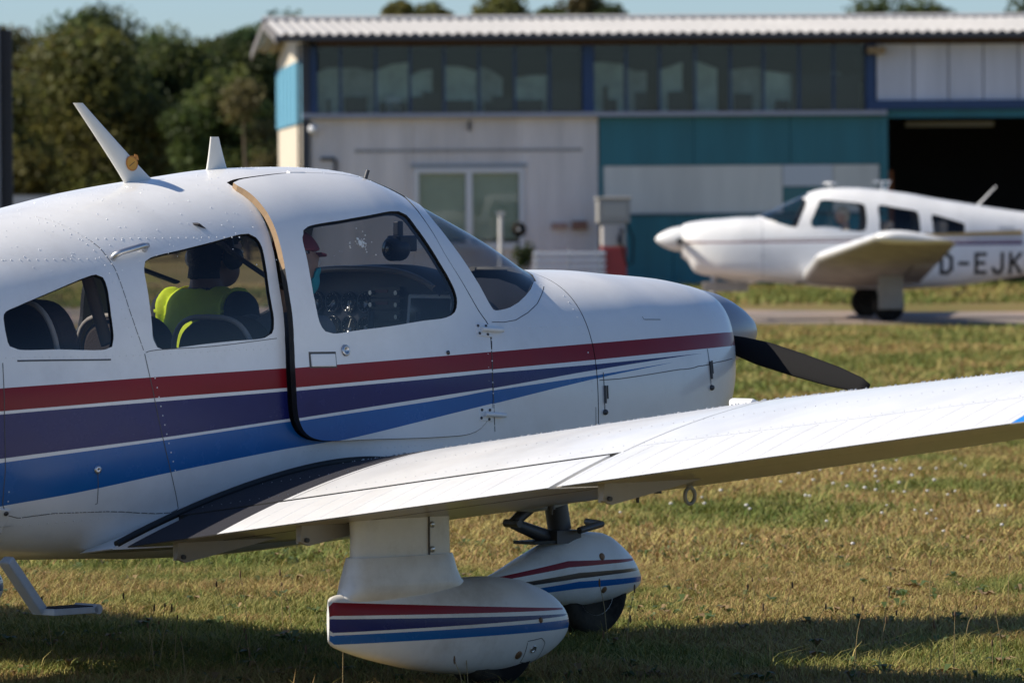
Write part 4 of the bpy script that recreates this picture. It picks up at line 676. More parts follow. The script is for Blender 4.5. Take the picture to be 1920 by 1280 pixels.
bd = blade_antenna('fin_antenna', (-1.395, 0, 1.80), (-1.405, 0, 1.935), .115, .04, .012)
# round orange sticker on the blade antenna
st = MB(); M = frame((-1.815, -.0135, 1.838), (1, 0, 0), z=(0, -1, .12))
st.prism([(.028*math.cos(t), .028*math.sin(t)) for t in np.linspace(0, 6.283, 28)[:-1]], 0, .001, 0, M)
st.prism([(.010, .020), (.034, .012), (.030, .030), (.016, .034)], 0, .001, 0, M)
st.prism([(.022*math.cos(t), .022*math.sin(t)) for t in np.linspace(0, 6.283, 28)[:-1]], .001, .0014, 2, M)
st.prism([(-.014, -.012), (.012, .004), (.013, .007), (-.013, -.008)], .0014, .0018, 1, M)
st.build('orange_sticker', [mat('sticker_orange', (.55, .20, .012), .4), mat('sticker_ink', (.10, .05, .01), .5), mat('sticker_yellow', (.66, .30, .02), .4)], ba)
# boarding step
MB().prism([(-.026, -.018), (.026, -.018), (.03, .018), (-.03, .018)], 0, .235, 0, frame((-2.815, -.50, .47), (0, -1, 0), z=(.62, 0, -.76))).build('step_strut', [mat('step_shade_grey', (.42, .44, .47), .4, var=.15, stain=.3)], A1, .006)  # blue-grey of the step's shade put into its colour, plus stains
sp_ = MB().box((-2.575, -.53, .283), (.2, .12, .022), 0).box((-2.575, -.53, .2955), (.17, .10, .004), 1); sp_.tube([(-2.475, -.59, .285), (-2.475, -.47, .285)], .018, 10, 0)
sp_.build('step_pad', [mat('step_shade_grey'), WALK], A1, .003)
mp = MB(); Mq = oriented(-2.84, -.72)
mp.box((0, 0, .002), (.11, .12, .006), 0, Mq); mpo = mp.build('step_mount', [WHITE], A1, .003)
for q in ((-.04, .045), (.04, .045), (-.04, -.045), (.04, -.04)): screw('screw', STEEL, mpo, Mq @ Vector((q[0], q[1], .006)), Mq.to_3x3() @ Vector((0, 0, 1)), .009)

# things under and along the right wing
def wp(r, c, s, sd=1): q = wing_pt(np.array([r]), np.array([c]), s)[0]; return Vector((q[0], -q[1]*sd, q[2]))
for sd in (1, -1):
    for r in (.80, 1.44, 2.90):
        a = wp(r, .80, -1, sd); b = wp(r, .97, -1, sd); y = a.y
        z0 = a.z; m = MB()
        M = Matrix(((1, 0, 0, 0), (0, 0, 1, 0), (0, 1, 0, 0), (0, 0, 0, 1)))
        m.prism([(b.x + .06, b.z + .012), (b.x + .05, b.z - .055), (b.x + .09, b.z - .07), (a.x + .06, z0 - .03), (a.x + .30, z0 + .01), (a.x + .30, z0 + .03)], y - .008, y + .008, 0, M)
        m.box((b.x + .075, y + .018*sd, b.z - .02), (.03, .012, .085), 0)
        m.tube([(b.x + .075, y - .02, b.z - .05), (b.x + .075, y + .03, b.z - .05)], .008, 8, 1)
        m.build('hinge_bracket', [UNDER, STEEL], A1)
    t = wp(2.50, .43, -1, sd)
    ring = [(t.x + .026*math.cos(q)*.9, t.y, t.z - .034 + .027*math.sin(q)) for q in np.linspace(0, 6.2832, 25)]
    MB().tube(ring, .0065, 8, 0, False).tube([(t.x, t.y, t.z + .02), (t.x, t.y, t.z - .012)], .012, 8).build('tie_down_ring', [GREY], A1)
    for r, c, h in ((2.30, .46, .035), (1.62, .30, .03), (2.38, .45, .012)):
        q = wp(r, c, -1, sd); MB().tube([q + Vector((0, 0, .01)), q - Vector((0, 0, h))], [.007, .005], 8).lathe([(.014, -.004), (.012, .012)], 10, 0, Matrix.Translation(q - Vector((0, 0, .008)))).build('fuel_drain', [STEEL], A1)
q = wp(2.37, .17, 1); MB().box((q.x, q.y, q.z + .012), (.03, .115, .05)).build('stall_vent_cover', [mat('clear_plastic_white', (.7, .7, .7), .15)], A1, .012)
def wing_line(pts, w=.0035):
    sm = MB()
    P = np.array([wing_pt(np.array([r]), np.array([c]), 1)[0] + [0, 0, .0008] for r, c in pts]); d = np.gradient(P, axis=0); b = np.cross(d, [0, 0, 1]); b /= np.linalg.norm(b, axis=1)[:, None]
    A_, B_ = to_local(P + b*w/2), to_local(P - b*w/2); n = len(P); sm.add(list(A_) + list(B_), [(i, n+i, n+i+1, i+1)[::-1] for i in range(n-1)], 0); sm.build('wing_skin_seam', [SEAM], A1)
wing_line([(2.80, c) for c in np.linspace(.805, .10, 26)]); wing_line([(4.72, c) for c in np.linspace(.805, .10, 26)]); wing_line([(1.17, c) for c in np.linspace(.8, .2, 20)], .003)
wr_ = MB()
for c in (.33, .575, .755):
    for r in np.arange(.62, 5.15, (.05)):
        a = wp(r, c, 1); d_ = wp(r, c + .002, 1) - wp(r, c - .002, 1); n = Vector((-d_.z, .13, abs(d_.x))).normalized(); M = Matrix.Translation(a) @ n.to_track_quat('Z', 'Y').to_matrix().to_4x4()
        wr_.add([(0.0023*math.cos(t), .0023*math.sin(t), -.0003) for t in np.arange(6)*math.pi/3] + [(0, 0, .0007)], [(i, (i+1) % 6, 6) for i in range(6)], 0, True, M)
wr_.build('wing_rivets', [WHITE], A1, kind='stuff')
# dew drops and rivet heads that glint along the leading edge and the roof
dw = MB()
def bead(p, n, r):
    M = Matrix.Translation(Vector(p)) @ Vector(n).to_track_quat('Z', 'Y').to_matrix().to_4x4()
    V = [(r*math.cos(a), r*math.sin(a), -.0004) for a in np.arange(6)*math.pi/3] + [(r*.62*math.cos(a), r*.62*math.sin(a), r*.6) for a in np.arange(6)*math.pi/3] + [(0, 0, r*.8)]
    dw.add(V, [(i, (i+1) % 6, (i+1) % 6 + 6, i + 6) for i in range(6)] + [(i+6, (i+1) % 6 + 6, 12) for i in range(6)], 0, True, M)
for r in np.arange(.62, 5.1, .013):
    c = .315 + random.gauss(0, .010); e = .002; a = wp(r, c, 1); d_ = wp(r, c + e, 1) - wp(r, c - e, 1); n = Vector((-d_.z, .13, abs(d_.x))).normalized()
    if random.random() < .85: bead(a, n, random.uniform(.0015, .0056))
for _ in range(320):
    x = random.uniform(-2.6, -.7); a = random.gauss(1.45, .12)
    if a < math.pi/2: bead(*on_hull(x, a), random.uniform(.001, .0028))
for _ in range(110):
    x = random.uniform(-2.7, -1.2); a = random.gauss(1.02, .14); bead(*on_hull(x, a), random.uniform(.0015, .003))
dw.build('dew_drops', [mat('water_bead', (.8, .82, .84), .05, coat=.5)], A1, kind='stuff')
# black seal along the wing root
rs = MB(); cs = np.linspace(.12, .985, 50); P = wing_pt(np.full(50, .572), cs, 1)
rs.tube([tuple(q) for q in to_local(P + [0, 0, .006])], .013, 8); rs.build('wing_root_seal', [DARK], A1)

# ------------------------------------------------------------------ cabin of the foreground airplane
def cabin_section(x, inset=.03, zlo=None, n=18):
    a = np.linspace(-1.5, 1.5708, n); S = surf(np.full(n, x), a); c = np.array([x, 0, ZF(x) - .0049*x]); S = c + (S - c)*(1 - inset)
    L = [tuple(p) for p in to_local(S)]; R_ = [tuple(p) for p in to_local(S[::-1]*[1, -1, 1])]
    return L + R_
m = MB()
def floor_strip():
    V = []; xs = np.linspace(-2.9, -.2, 10)
    for x in xs:
        for s in (1, -1): V.append((x, s*.46, .58))
    m.add(V, [(2*i, 2*i+1, 2*i+3, 2*i+2) for i in range(9)], 0)
floor_strip(); m.build('cabin_floor', [mat('cabin_carpet', (.03, .028, .026), .95)], A1)
for nm_, x, mm in (('rear_bulkhead', -3.0, LINER), ('firewall', -.06, CABIND)):
    sec = cabin_section(x, .04 if x < -1 else .12); b = MB().add(sec, [tuple(range(len(sec)))], 0); b.build(nm_, [mm], A1)
# instrument panel: board, curved glareshield, instruments, controls
PX = -.60
pan = MB(); top = [(y, 1.335 + .105*(1 - (abs(y)/.48)**3.2)) for y in np.linspace(.46, -.46, 25)]
M = Matrix(((0, 0, 1, 0), (1, 0, 0, 0), (0, 1, 0, 0), (0, 0, 0, 1)))
pan.prism([(-.46, .98), (.46, .98)] + top, PX, PX + .03, 0, M); panel = pan.build('instrument_panel', [CABIND], A1)
gs = MB(); V = []
for y, z in top:
    for dx_, dz in ((-.11, -.006), (-.10, .012), (.06, .018), (.34, -.075)): V.append((PX + dx_, y*(1 - .75*max(dx_, 0)), z + dz - .10*abs(y)*max(dx_, 0)))
n = len(top); gs.add(V, [(i*4+k, i*4+k+1, (i+1)*4+k+1, (i+1)*4+k) for i in range(n-1) for k in range(3)], 0, True)
gso = gs.build('glareshield', [mat('black_glareshield', (.016, .018, .028), .5, var=.2)], panel)
MB().tube([(PX - .107, y, z + .003) for y, z in top[1:-1]], .012, 8).build('glareshield_trim', [mat('worn_trim', (.20, .17, .14), .35, coat=.3)], panel)
gl = mat('gauge_face', (.012, .013, .016), .2, coat=.6); gw = mat('gauge_markings', (.75, .73, .68), .5)
def gauge(y, z, r, needle):
    Mg = frame((PX - .001, y, z), (0, -1, 0), z=(-1, 0, 0)); o = MB().lathe([(r, -.003), (r, .012), (r*.86, .012), (r*.86, .006), (.0005, .006)], 22, 0, Mg).build('gauge', [gl], panel)
    k = MB(); k.prism([(-.002, -.006), (.002, -.006), (.001, r*.75), (-.001, r*.75)], .0065, .0075, 0, Mg @ Matrix.Rotation(needle, 4, 'Z'))
    for t in range(12): k.prism([(-.001, r*.72), (.001, r*.72), (.001, r*.83), (-.001, r*.83)], .0065, .0072, 0, Mg @ Matrix.Rotation(t*math.pi/6, 4, 'Z'))
    k.build('gauge_needle', [gw], panel)
for i, y in enumerate((.42, .33, .24, .15, .06)): gauge(y, 1.315 - .0*i, .040, 1.1*i); gauge(y, 1.225, .040, 2 - .8*i)
for i, y in enumerate((.40, .30, .20, .10)): gauge(y, 1.15, .026, i)
rd = MB()
for i in range(4): rd.box((PX - .006, -.06, 1.355 - .045*i), (.016, .16, .038))
ro = rd.build('radio_stack', [mat('radio_black', (.015, .015, .017), .35)], panel)
kb = MB()
for i in range(4):
    for y in (-.13, .01): kb.tube([(PX - .014, y, 1.352 - .045*i), (PX - .028, y, 1.352 - .045*i)], .009, 10)
kb.build('radio_knobs', [METAL], panel)
rl = MB()
for i in range(2): rl.box((PX - .0145, -.04, 1.358 - .045*i), (.002, .07, .012))
rl.build('radio_display', [mat('red_display_segments', (.15, .01, .01), .4)], panel)
sw = MB()
for i in range(9): sw.box((PX - .012, .44 - .075*i, 1.085), (.024, .022, .034))
for i in range(6): sw.tube([(PX, .30 - .05*i, 1.04), (PX - .07, .30 - .05*i, 1.03)], .008, 8)
sw.build('panel_switches', [mat('switch_ivory', (.45, .42, .36), .5)], panel)
MB().box((PX - .02, 0, 1.11), (.05, .92, .016)).build('panel_ledge', [mat('panel_ledge_beige', (.30, .25, .2), .5)], panel)
for y in (.27, -.27):
    MB().tube([(PX, y, 1.20), (PX - .16, y, 1.20)], .014, 10).tube([(PX - .16, y - .13, 1.285), (PX - .17, y - .125, 1.20), (PX - .165, y - .08, 1.165), (PX - .165, y + .08, 1.165), (PX - .17, y + .125, 1.20), (PX - .16, y + .13, 1.285)], .013, 10).build('control_yoke', [CABIND], A1)
# magnetic compass hanging behind the windshield
cm = MB().lathe([(.001, -.04), (.040, -.038), (.046, -.02), (.046, .03), (.034, .045), (.001, .046)], 20, 0, frame((-.50, 0, 1.515), (0, 0, 1), z=(-1, 0, 0))).box((-.49, 0, 1.575), (.03, .03, .09)).box((-.47, 0, 1.535), (.09, .075, .06))
cmo = cm.build('compass', [CABIND], A1, .006)
MB().lathe([(.001, .047), (.030, .0468), (.031, .045)], 18, 0, frame((-.50, 0, 1.515), (0, 0, 1), z=(-1, 0, 0))).build('compass_face', [gl], cmo)
# seats
def seat(x, y, ztop, w, name='front_seat', lean=.16):
    e = empty(name, (x, y, .52), 0, parent=A1)
    def slab(pts, half, th, mb):                                       # rounded outline in (y,z), leaning
        mb.prism(pts, -th/2, th/2, 0, Matrix.Translation((0, 0, .2)) @ Matrix.Rotation(-lean, 4, 'Y') @ Matrix(((0, 0, 1, 0), (1, 0, 0, 0), (0, 1, 0, 0), (0, 0, 0, 1))))
    H = ztop - .72; out = [(-w, 0), (w, 0)] + [(w*math.copysign(abs(math.cos(t))**.62, math.cos(t)), H*.62 + H*.38*abs(math.sin(t))**.7) for t in np.linspace(0, math.pi, 21)]
    b = MB(); slab(out, w, .10, b); bo = b.build('backrest', [SEATM], e, .03)
    pts = [(math.sin(-lean)*z - .055, y_*1.0, .2 + z*math.cos(lean) + .005) for y_, z in out[2:]]
    MB().tube(pts, .010, 8).build('backrest_piping', [PIPE], e)
    MB().box((.25, 0, .17), (.5, w*1.9, .13)).build('seat_cushion', [SEATM], e, .04)
    MB().box((.25, 0, .05), (.4, w*1.6, .1)).build('seat_base', [STEEL], e)
seat(-1.53, -.27, 1.285, .225); seat(-1.53, .27, 1.285, .225)
seat(-2.42, -.25, 1.36, .22, 'rear_seat'); seat(-2.42, .25, 1.36, .22, 'rear_seat')
MB().tube([(-1.98, .40, 1.60), (-1.62, .36, 1.50), (-1.36, .27, 1.40)], .034, 6, 0, True, .2).build('seat_belt', [mat('belt_black', (.02, .02, .03), .8)], A1)
MB().tube([(-1.85, -.40, 1.62), (-1.60, -.34, 1.50), (-1.30, -.30, 1.36)], .02, 6, 0, True, .2).build('seat_belt', [mat('belt_black')], A1)
for y in (.50, -.50): MB().tube([(-2.30, y*.88, 1.20), (-2.32, y*.66, 1.50)], .03, 8, 0, True, .5).build('window_post_trim', [TAN], A1)
# tablet computer clipped to the panel: its own thing
c44, s44 = math.cos(PSI), math.sin(PSI)
def in_plane(A_, p):  # aircraft coordinates -> world
    c_, s_ = math.cos(A_.rotation_euler.z), math.sin(A_.rotation_euler.z); return Vector((A_.location.x + p[0]*c_ - p[1]*s_, A_.location.y + p[0]*s_ + p[1]*c_, A_.location.z + p[2]))
tb = empty('tablet_computer', in_plane(A1, (PX - .03, -.33, 1.255)), PSI, 'white-framed tablet computer on the instrument panel, seen through the door window', 'tablet')
Mt = frame((0, 0, 0), (0, -1, 0), z=(-1, 0, .1))
MB().box((0, 0, .005), (.255, .185, .010), 0, Mt).build('tablet_frame', [mat('white_plastic', (.75, .75, .74), .3)], tb, .006)
MB().box((0, 0, .0112), (.215, .155, .0024), 0, Mt).build('tablet_screen', [mat('dark_screen', (.02, .028, .032), .12, coat=.5)], tb)

# ------------------------------------------------------------------ people
def person(label, loc, rz, skin_c, top_c, hair_c, trousers=(.03, .035, .05), size=1., arms=((.30, .22), (.30, .22)), head_turn=0., head_drop=-.03, hair_low=.0, parent_fn=None):
    e = empty('person', loc, rz, label, 'person'); e.scale = (size,)*3
    m = MB()
    m.ball((0, 0, .03), (.15, .17, .13), 16).ball((-.02, 0, .17), (.115, .155, .18), 16).ball((-.045, 0, .35), (.115, .170, .20), 16).ball((-.05, 0, .46), (.085, .165, .075), 16)
    m.tube([(-.05, 0, .47), (-.03, 0, .64)], [.062, .054], 12)
    hm = Matrix.Translation((-.01, 0, .6 + head_drop)) @ Matrix.Rotation(head_turn, 4, 'Z') @ Matrix.Translation((.01, 0, -.6))
    m.ball((0, 0, .735), (.098, .076, .112), 18, 0, hm).ball((.038, 0, .672), (.058, .056, .058), 14, 0, hm).ball((.10, 0, .712), (.020, .014, .022), 10, 0, hm).ball((.086, 0, .676), (.016, .026, .012), 8, 0, hm).ball((.078, 0, .755), (.022, .05, .016), 10, 0, hm)
    for s in (1, -1):
        m.ball((-.008, .077*s, .715), (.020, .013, .034), 8, 0, hm)
        m.ball((-.05, .185*s, .455), (.070, .062, .068), 12)
        hx, hz = arms[0 if s > 0 else 1]; el = (.03, .245*s, .20); wr = (hx, .17*s, hz)
        m.tube([(-.05, .195*s, .45), (-.02, .225*s, .33), el], [.056, .050, .042], 12).ball(el, .043, 10).tube([el, ((el[0]+wr[0])/2, (el[1]+wr[1])/2, (el[2]+wr[2])/2 + .004), wr], [.042, .038, .028], 12)
        m.ball((wr[0] + .05, wr[1], wr[2] + .005), (.048, .020, .040), 10)
        for i, (dz, L_) in enumerate(((.030, .058), (.011, .066), (-.009, .062), (-.028, .048))):
            b0 = Vector((wr[0] + .085, wr[1], wr[2] + .005 + dz)); m.tube([b0, b0 + Vector((L_*.55, -.012*s, 0)), b0 + Vector((L_*.6, -.045*s, -.006))], [.0105, .010, .009], 8)
        b0 = Vector((wr[0] + .03, wr[1] - .01*s, wr[2] + .035)); m.tube([b0, b0 + Vector((.03, -.022*s, .018)), b0 + Vector((.055, -.035*s, .012))], [.013, .012, .010], 8)
        m.tube([(.02, .095*s, .01), (.22, .115*s, .055), (.43, .12*s, .06)], [.088, .080, .062], 14).ball((.43, .12*s, .05), .062, 12).tube([(.44, .12*s, .04), (.50, .12*s, -.08), (.53, .12*s, -.19)], [.058, .052, .038], 12)
        m.tube([(.50, .12*s, -.195), (.58, .12*s, -.20), (.66, .125*s, -.205)], [.045, .042, .030], 10)
    tmp = m.build('tmp_body', [WHITE]); r = tmp.modifiers.new('r', 'REMESH'); r.mode = 'VOXEL'; r.voxel_size = .0105; r.use_smooth_shade = True
    sm_ = tmp.modifiers.new('s', 'SMOOTH'); sm_.factor = .5; sm_.iterations = 3
    dg = bpy.context.evaluated_depsgraph_get(); me = bpy.data.meshes.new_from_object(tmp.evaluated_get(dg)); bpy.data.objects.remove(tmp)
    me.name = 'body'; me.materials.clear()
    for n_, c_, r_ in (('shirt', top_c, .85), ('skin', skin_c, .5), ('trousers', trousers, .85)): me.materials.append(mat('%s_%02x%02x%02x' % (n_, *[int(q*255) for q in c_]), c_, r_, var=.1, vscale=20))
    c = np.zeros(len(me.polygons)*3); me.polygons.foreach_get('center', c); c = c.reshape(-1, 3); mi = np.zeros(len(c), np.int32)
    mi[c[:, 2] > .53] = 1; mi[(c[:, 0] > min(a[0] for a in arms) - .015) & (np.abs(c[:, 1]) > .06) & (c[:, 2] > .135)] = 1
    mi[(c[:, 2] < .10) & (c[:, 0] > -.2) & (mi == 0)] = 2
    me.polygons.foreach_set('material_index', mi); me.polygons.foreach_set('use_smooth', np.ones(len(c), bool))
    body = bpy.data.objects.new('body', me); COL.objects.link(body); body.parent = e
    co = np.zeros(len(me.vertices)*3); me.vertices.foreach_get('co', co); co = co.reshape(-1, 3); no = np.zeros(len(co)*3); me.vertices.foreach_get('normal', no); no = no.reshape(-1, 3)
    ih = np.array(hm.inverted()); hc = co @ ih[:3, :3].T + ih[:3, 3]
    def wear(name, pred, off, mm):
        keep = pred(hc, co); fs = [tuple(p.vertices) for p in me.polygons if all(keep[i] for i in p.vertices)]
        if not fs: return None
        used = sorted({i for f in fs for i in f}); ix = {k: i for i, k in enumerate(used)}
        o = mesh_obj(name, co[used] + no[used]*off, [[ix[i] for i in f] for f in fs], [mm], e, True)
        so = o.modifiers.new('thick', 'SOLIDIFY'); so.thickness = max(off - .002, .003); so.offset = -1; return o
    if hair_c: wear('hair', lambda h, q: ((h[:, 2] > .765 - .35*np.clip(-h[:, 0], -.05, .08)*1.3 - hair_low) & (h[:, 0] < .078)) | ((h[:, 2] > .64) & (h[:, 0] < -.03)), .010, mat('hair_%02x%02x%02x' % tuple(int(q*255) for q in hair_c), hair_c, .7, var=.3, vscale=60, bump=.5, bscale=200))
    ey = MB()
    for s in (1, -1): ey.ball((.086, .031*s, .735), .012, 8, 0, hm).ball((.0945, .031*s, .735), .006, 6, 1, hm)
    ey.build('eyes', [mat('eye_white', (.7, .68, .65), .2), mat('eye_dark', (.02, .015, .01), .2)], e)
    return e, wear, hm
p1, wear1, h1 = person('person in yellow high-visibility vest in the left seat of the foreground airplane', in_plane(A1, (-1.17, .27, .80)), PSI,
    (.30, .17, .11), (.025, .025, .032), (.012, .009, .008), size=1.09, head_drop=-.085, hair_low=.02)
VY = mat('hi_vis_yellow', (.76, .93, .02), .7, var=.12, vscale=12, bump=.9, bscale=14)
wear1('hi_vis_vest', lambda h, q: (q[:, 2] > .03) & (q[:, 2] < .525) & (np.abs(q[:, 1]) < .178) & (q[:, 0] < .11) & ((q[:, 2] < .44) | (np.abs(q[:, 1]) > .07) | (q[:, 0] < -.09)), .014, VY)
k = MB(); 
for s in (1, -1): k.lathe([(.001, 0), (.034, 0), (.040, .012), (.036, .03), (.001, .034)], 14, 0, h1 @ frame((-.005, .082*s, .715), (0, 0, 1), z=(0, s, 0)))
k.tube([h1 @ Vector((-.005, .1*math.sin(t)*.95, .715 + .135*math.cos(t))) for t in np.linspace(-1.45, 1.45, 13)], .010, 8)
k.build('headset', [CABIND], p1)
p2, wear2, h2 = person('person in red cap and teal face mask, seated behind the foreground airplane door window', in_plane(A1, (-1.26, -.27, .765)), PSI,
    (.42, .25, .17), (.16, .16, .17), (.02, .014, .01), size=1.0, arms=((.32, .26), (.33, .30)))
wear2('face_mask', lambda h, q: (h[:, 0] > .012) & (h[:, 2] > .622) & (h[:, 2] < .722) & (h[:, 0] > .02 + .4*np.abs(h[:, 2] - .67)), .010, mat('teal_mask_cloth', (.03, .42, .50), .8))
wear2('cap', lambda h, q: h[:, 2] > .772, .016, mat('red_cap_cloth', (.26, .05, .07), .8))
V = [(.06 + .065*math.sin(t), .085*math.cos(t), .775 - .012*math.sin(t)) for t in np.linspace(0, math.pi, 13)]
MB().add([h2 @ Vector(v) for v in V] + [h2 @ Vector((v[0], v[1], v[2] - .006)) for v in V], [tuple(range(13)), tuple(range(13, 26))[::-1]] + [(i, i+13, (i+1) % 13 + 13, (i+1) % 13) for i in range(13)], 0).build('cap_visor', [mat('red_cap_cloth')], p2)

# ------------------------------------------------------------------ the taxiing airplane
B2 = rad(180 + 2.2)
A2 = empty('airplane', (3.43, 83.95, 0), B2, 'white airplane lettered D-EJK in black, taxiing in front of the teal hangar wall', 'airplane', 'light airplanes on the airfield')
def zband(x0, x1, lo, hi, n=30):
    xs = np.linspace(x0, x1, n); return [(x, at_height(x, lo(x))) for x in xs] + [(x, at_height(x, hi(x))) for x in xs[::-1]]
ln_ = lambda a, b: (lambda x: a + b*x)
F_STR = [zband(-3.6, 1.05, ln_(1.075, 0), ln_(1.098, 0)), zband(-3.6, .3, ln_(1.112, -.006), ln_(1.125, -.018)), zband(-3.6, -1.9, ln_(1.02, 0), ln_(1.05, -.004)), zband(-3.6, -1.8, ln_(1.135, -.006), ln_(1.135, -.024))]
MAROON = mat('maroon_pinstripe', (.16, .035, .05), .4); GOLD = mat('gold_pinstripe', (.42, .28, .10), .4); TAUPE = mat('taupe_stripe', (.33, .29, .27), .4)
f2, c2, _, _ = airplane_hull(A2, F_STR, [MAROON, TAUPE, mat('purple_pinstripe', (.12, .05, .12), .4), GOLD], False, 90, 40, WHITE, True)
XTE, TIP_SWEEP = -2.13, 0.
for sd in (1, -1): build_wing(A2, sd, True)
XTE, TIP_SWEEP = -2.4, 0.
propeller(A2, 1.075, 1.13, rad(3)); tail_surfaces(A2)
b = MB()
for x in (-3.0, -.06): sec = cabin_section(x, .06 if x < -1 else .12); b.add(sec, [tuple(range(len(sec)))], 0)
b.box((-1.5, 0, .62), (2.8, .9, .03)); b.build('cabin_bulkheads', [LINER], A2)
b = MB(); b.prism([(-.5, .98), (.5, .98)] + top, PX, PX + .03, 0, M); b.box((PX + .2, 0, 1.41), (.5, .9, .02)); b.build('instrument_panel', [CABIND], A2)
for x, y in ((-1.75, .27), (-1.75, -.27), (-2.5, 0)):
    MB().box((x, y, 1.05), (.12, .44 if y else .9, .62)).box((x + .3, y, .8), (.5, .44 if y else .9, .12)).build('seat', [mat('tan_seat', (.30, .24, .18), .7)], A2, .04)
bq = MB().tube([(-1.70, 0, 1.76), (-1.70, 0, 1.90)], [.02, .015], 8).box((-1.70, 0, 1.905), (.24, .05, .022)); bq.build('antenna_mast', [WHITE], A2)
MB().tube([(-.98, 0, 1.80), (-.98, 0, 1.88)], .022, 10).lathe([(.001, 1.905), (.10, 1.89), (.10, 1.875), (.001, 1.87)], 16, 0, Matrix.Translation((-.98, 0, 0))).build('roof_beacon', [WHITE], A2)
MB().tube([(-1.75, 0, 1.77), (-1.80, 0, 1.90)], [.03, .018], 8, 0, True, .5).build('whip_antenna', [WHITE], A2)
MB().tube([(-2.98, 0, 1.52), (-3.28, 0, 1.83)], [.030, .015], 8, 0, True, .5).build('whip_antenna', [WHITE], A2)
MB().tube([(-2.85, 0, .46), (-2.78, 0, .36), (-2.70, 0, .33)], .014, 6).build('tail_tie_down', [STEEL], A2)
for s in (1, -1):
    y = 1.62*s; MB().tube([(-1.62, y, .70), (-1.62, y, .22)], .045, 12).tube([(-1.5, y, .42), (-1.62, y, .30)], .02, 8).tube([(-1.62, y, .215), (-1.62, y + .1*s, .215)], .02, 8).build('gear_leg', [mat('light_grey_leg', (.5, .5, .5), .4)], A2)
    MB().box((-1.64, y + .10*s, .42), (.34, .018, .50)).build('gear_door', [UNDER], A2, .01)
    wheel(A2, -1.62, y - .02*s, .215, .15)
MB().tube([(.62, 0, .75), (.66, 0, .25)], .045, 12).build('nose_leg', [mat('light_grey_leg')], A2)
for s in (1, -1): MB().box((.48, .16*s, .47), (.62, .012, .13)).build('nose_gear_door', [UNDER], A2, .008)
wheel(A2, .67, 0, .19, .13)
LN_ = {'D': [[(0,0),(0,1)], [(0,1),(.35,1),(.6,.8),(.6,.2),(.35,0),(0,0)]], '-': [[(.08,.5),(.52,.5)]], 'E': [[(.55,0),(0,0),(0,1),(.55,1)], [(0,.52),(.45,.52)]], 'J': [[(.55,1),(.55,.22),(.4,0),(.15,0),(0,.2)]], 'K': [[(0,0),(0,1)], [(.6,1),(.02,.42)], [(.18,.58),(.62,0)]]}
def letters(text, x, z, h, adv, parent, w):
    for ch in text:
        m = MB()
        for st_ in LN_[ch]:
            for (a0_, b0_), (a1_, b1_) in zip(st_[:-1], st_[1:]):
                n = 6; cen = [(x - (a0_ + (a1_-a0_)*i/n)*h*.92, z + (b0_ + (b1_-b0_)*i/n)*h) for i in range(n+1)]
                d = Vector((cen[-1][0]-cen[0][0], cen[-1][1]-cen[0][1])); L_ = d.length; d /= L_; e_ = w/2/L_*1.0
                c0_ = Vector(cen[0]) - d*w/2; c1_ = Vector(cen[-1]) + d*w/2; nn = Vector((-d.y, d.x))*w/2
                P_ = []
                for i in range(n+1):
                    q = c0_.lerp(c1_, i/n)
                    for s in (1, -1):
                        r_ = q + nn*s; p_, n_ = on_hull(r_.x, at_height(r_.x, r_.y), .003); P_.append((p_.x, -p_.y, p_.z))
                m.add(P_, [(2*i, 2*i+1, 2*i+3, 2*i+2) for i in range(n)], 0)
        m.build('registration_letter', [mat('black_lettering', (.012, .012, .012), .5)], parent); x -= adv*h
letters('D-EJK', -2.455, .645, .25, .97, f2, .05)
sl = MB()
for i in range(5): 
    for zz in (1.27, 1.24): p_, _ = on_hull(-3.28 - .045*i, at_height(-3.28 - .045*i, zz), .003); sl.box((p_.x, -p_.y, p_.z), (.03, .004, .012))
sl.build('small_lettering', [GREY], f2, kind='stuff')
p3, wear3, h3 = person('person with pale hair in a light shirt sitting in the cockpit of the taxiing airplane', in_plane(A2, (-1.12, .26, .74)), B2, (.45, .28, .2), (.42, .36, .28), (.55, .48, .36), size=1.0, hair_low=.02)

# ------------------------------------------------------------------ ground, taxiway
def grass_ground():
    m = bpy.data.materials.new('meadow_soil'); m.use_nodes = True; n = m.node_tree.nodes; L = m.node_tree.links; p = n['Principled BSDF']; p.inputs['Roughness'].default_value = 1; p.inputs['Specular IOR Level'].default_value = .1
    g = n.new('ShaderNodeNewGeometry'); a = n.new('ShaderNodeTexNoise'); a.inputs['Scale'].default_value = .22; a.inputs['Detail'].default_value = 5; b_ = n.new('ShaderNodeTexNoise'); b_.inputs['Scale'].default_value = 4; b_.inputs['Detail'].default_value = 6
    L.new(g.outputs['Position'], a.inputs['Vector']); L.new(g.outputs['Position'], b_.inputs['Vector'])
    r1 = n.new('ShaderNodeValToRGB'); r1.color_ramp.elements[0].position = .38; r1.color_ramp.elements[0].color = (.21, .18, .055, 1); r1.color_ramp.elements[1].position = .62; r1.color_ramp.elements[1].color = (.34, .245, .11, 1)
    L.new(a.outputs['Fac'], r1.inputs[0]); mx = n.new('ShaderNodeMix'); mx.data_type = 'RGBA'; mx.blend_type = 'MULTIPLY'; mx.inputs[0].default_value = .6
    L.new(r1.outputs[0], mx.inputs[6]); L.new(b_.outputs['Color'], mx.inputs[7]); 
    h = n.new('ShaderNodeHueSaturation'); h.inputs['Value'].default_value = .95; L.new(mx.outputs[2], h.inputs['Color']); L.new(h.outputs[0], p.inputs['Base Color']); return m
GS = grass_ground()
mesh_obj('ground', [(-2500, -200, 0), (2500, -200, 0), (2500, 4500, 0), (-2500, 4500, 0)], [(0, 1, 2, 3)], [GS])['kind'] = 'structure'
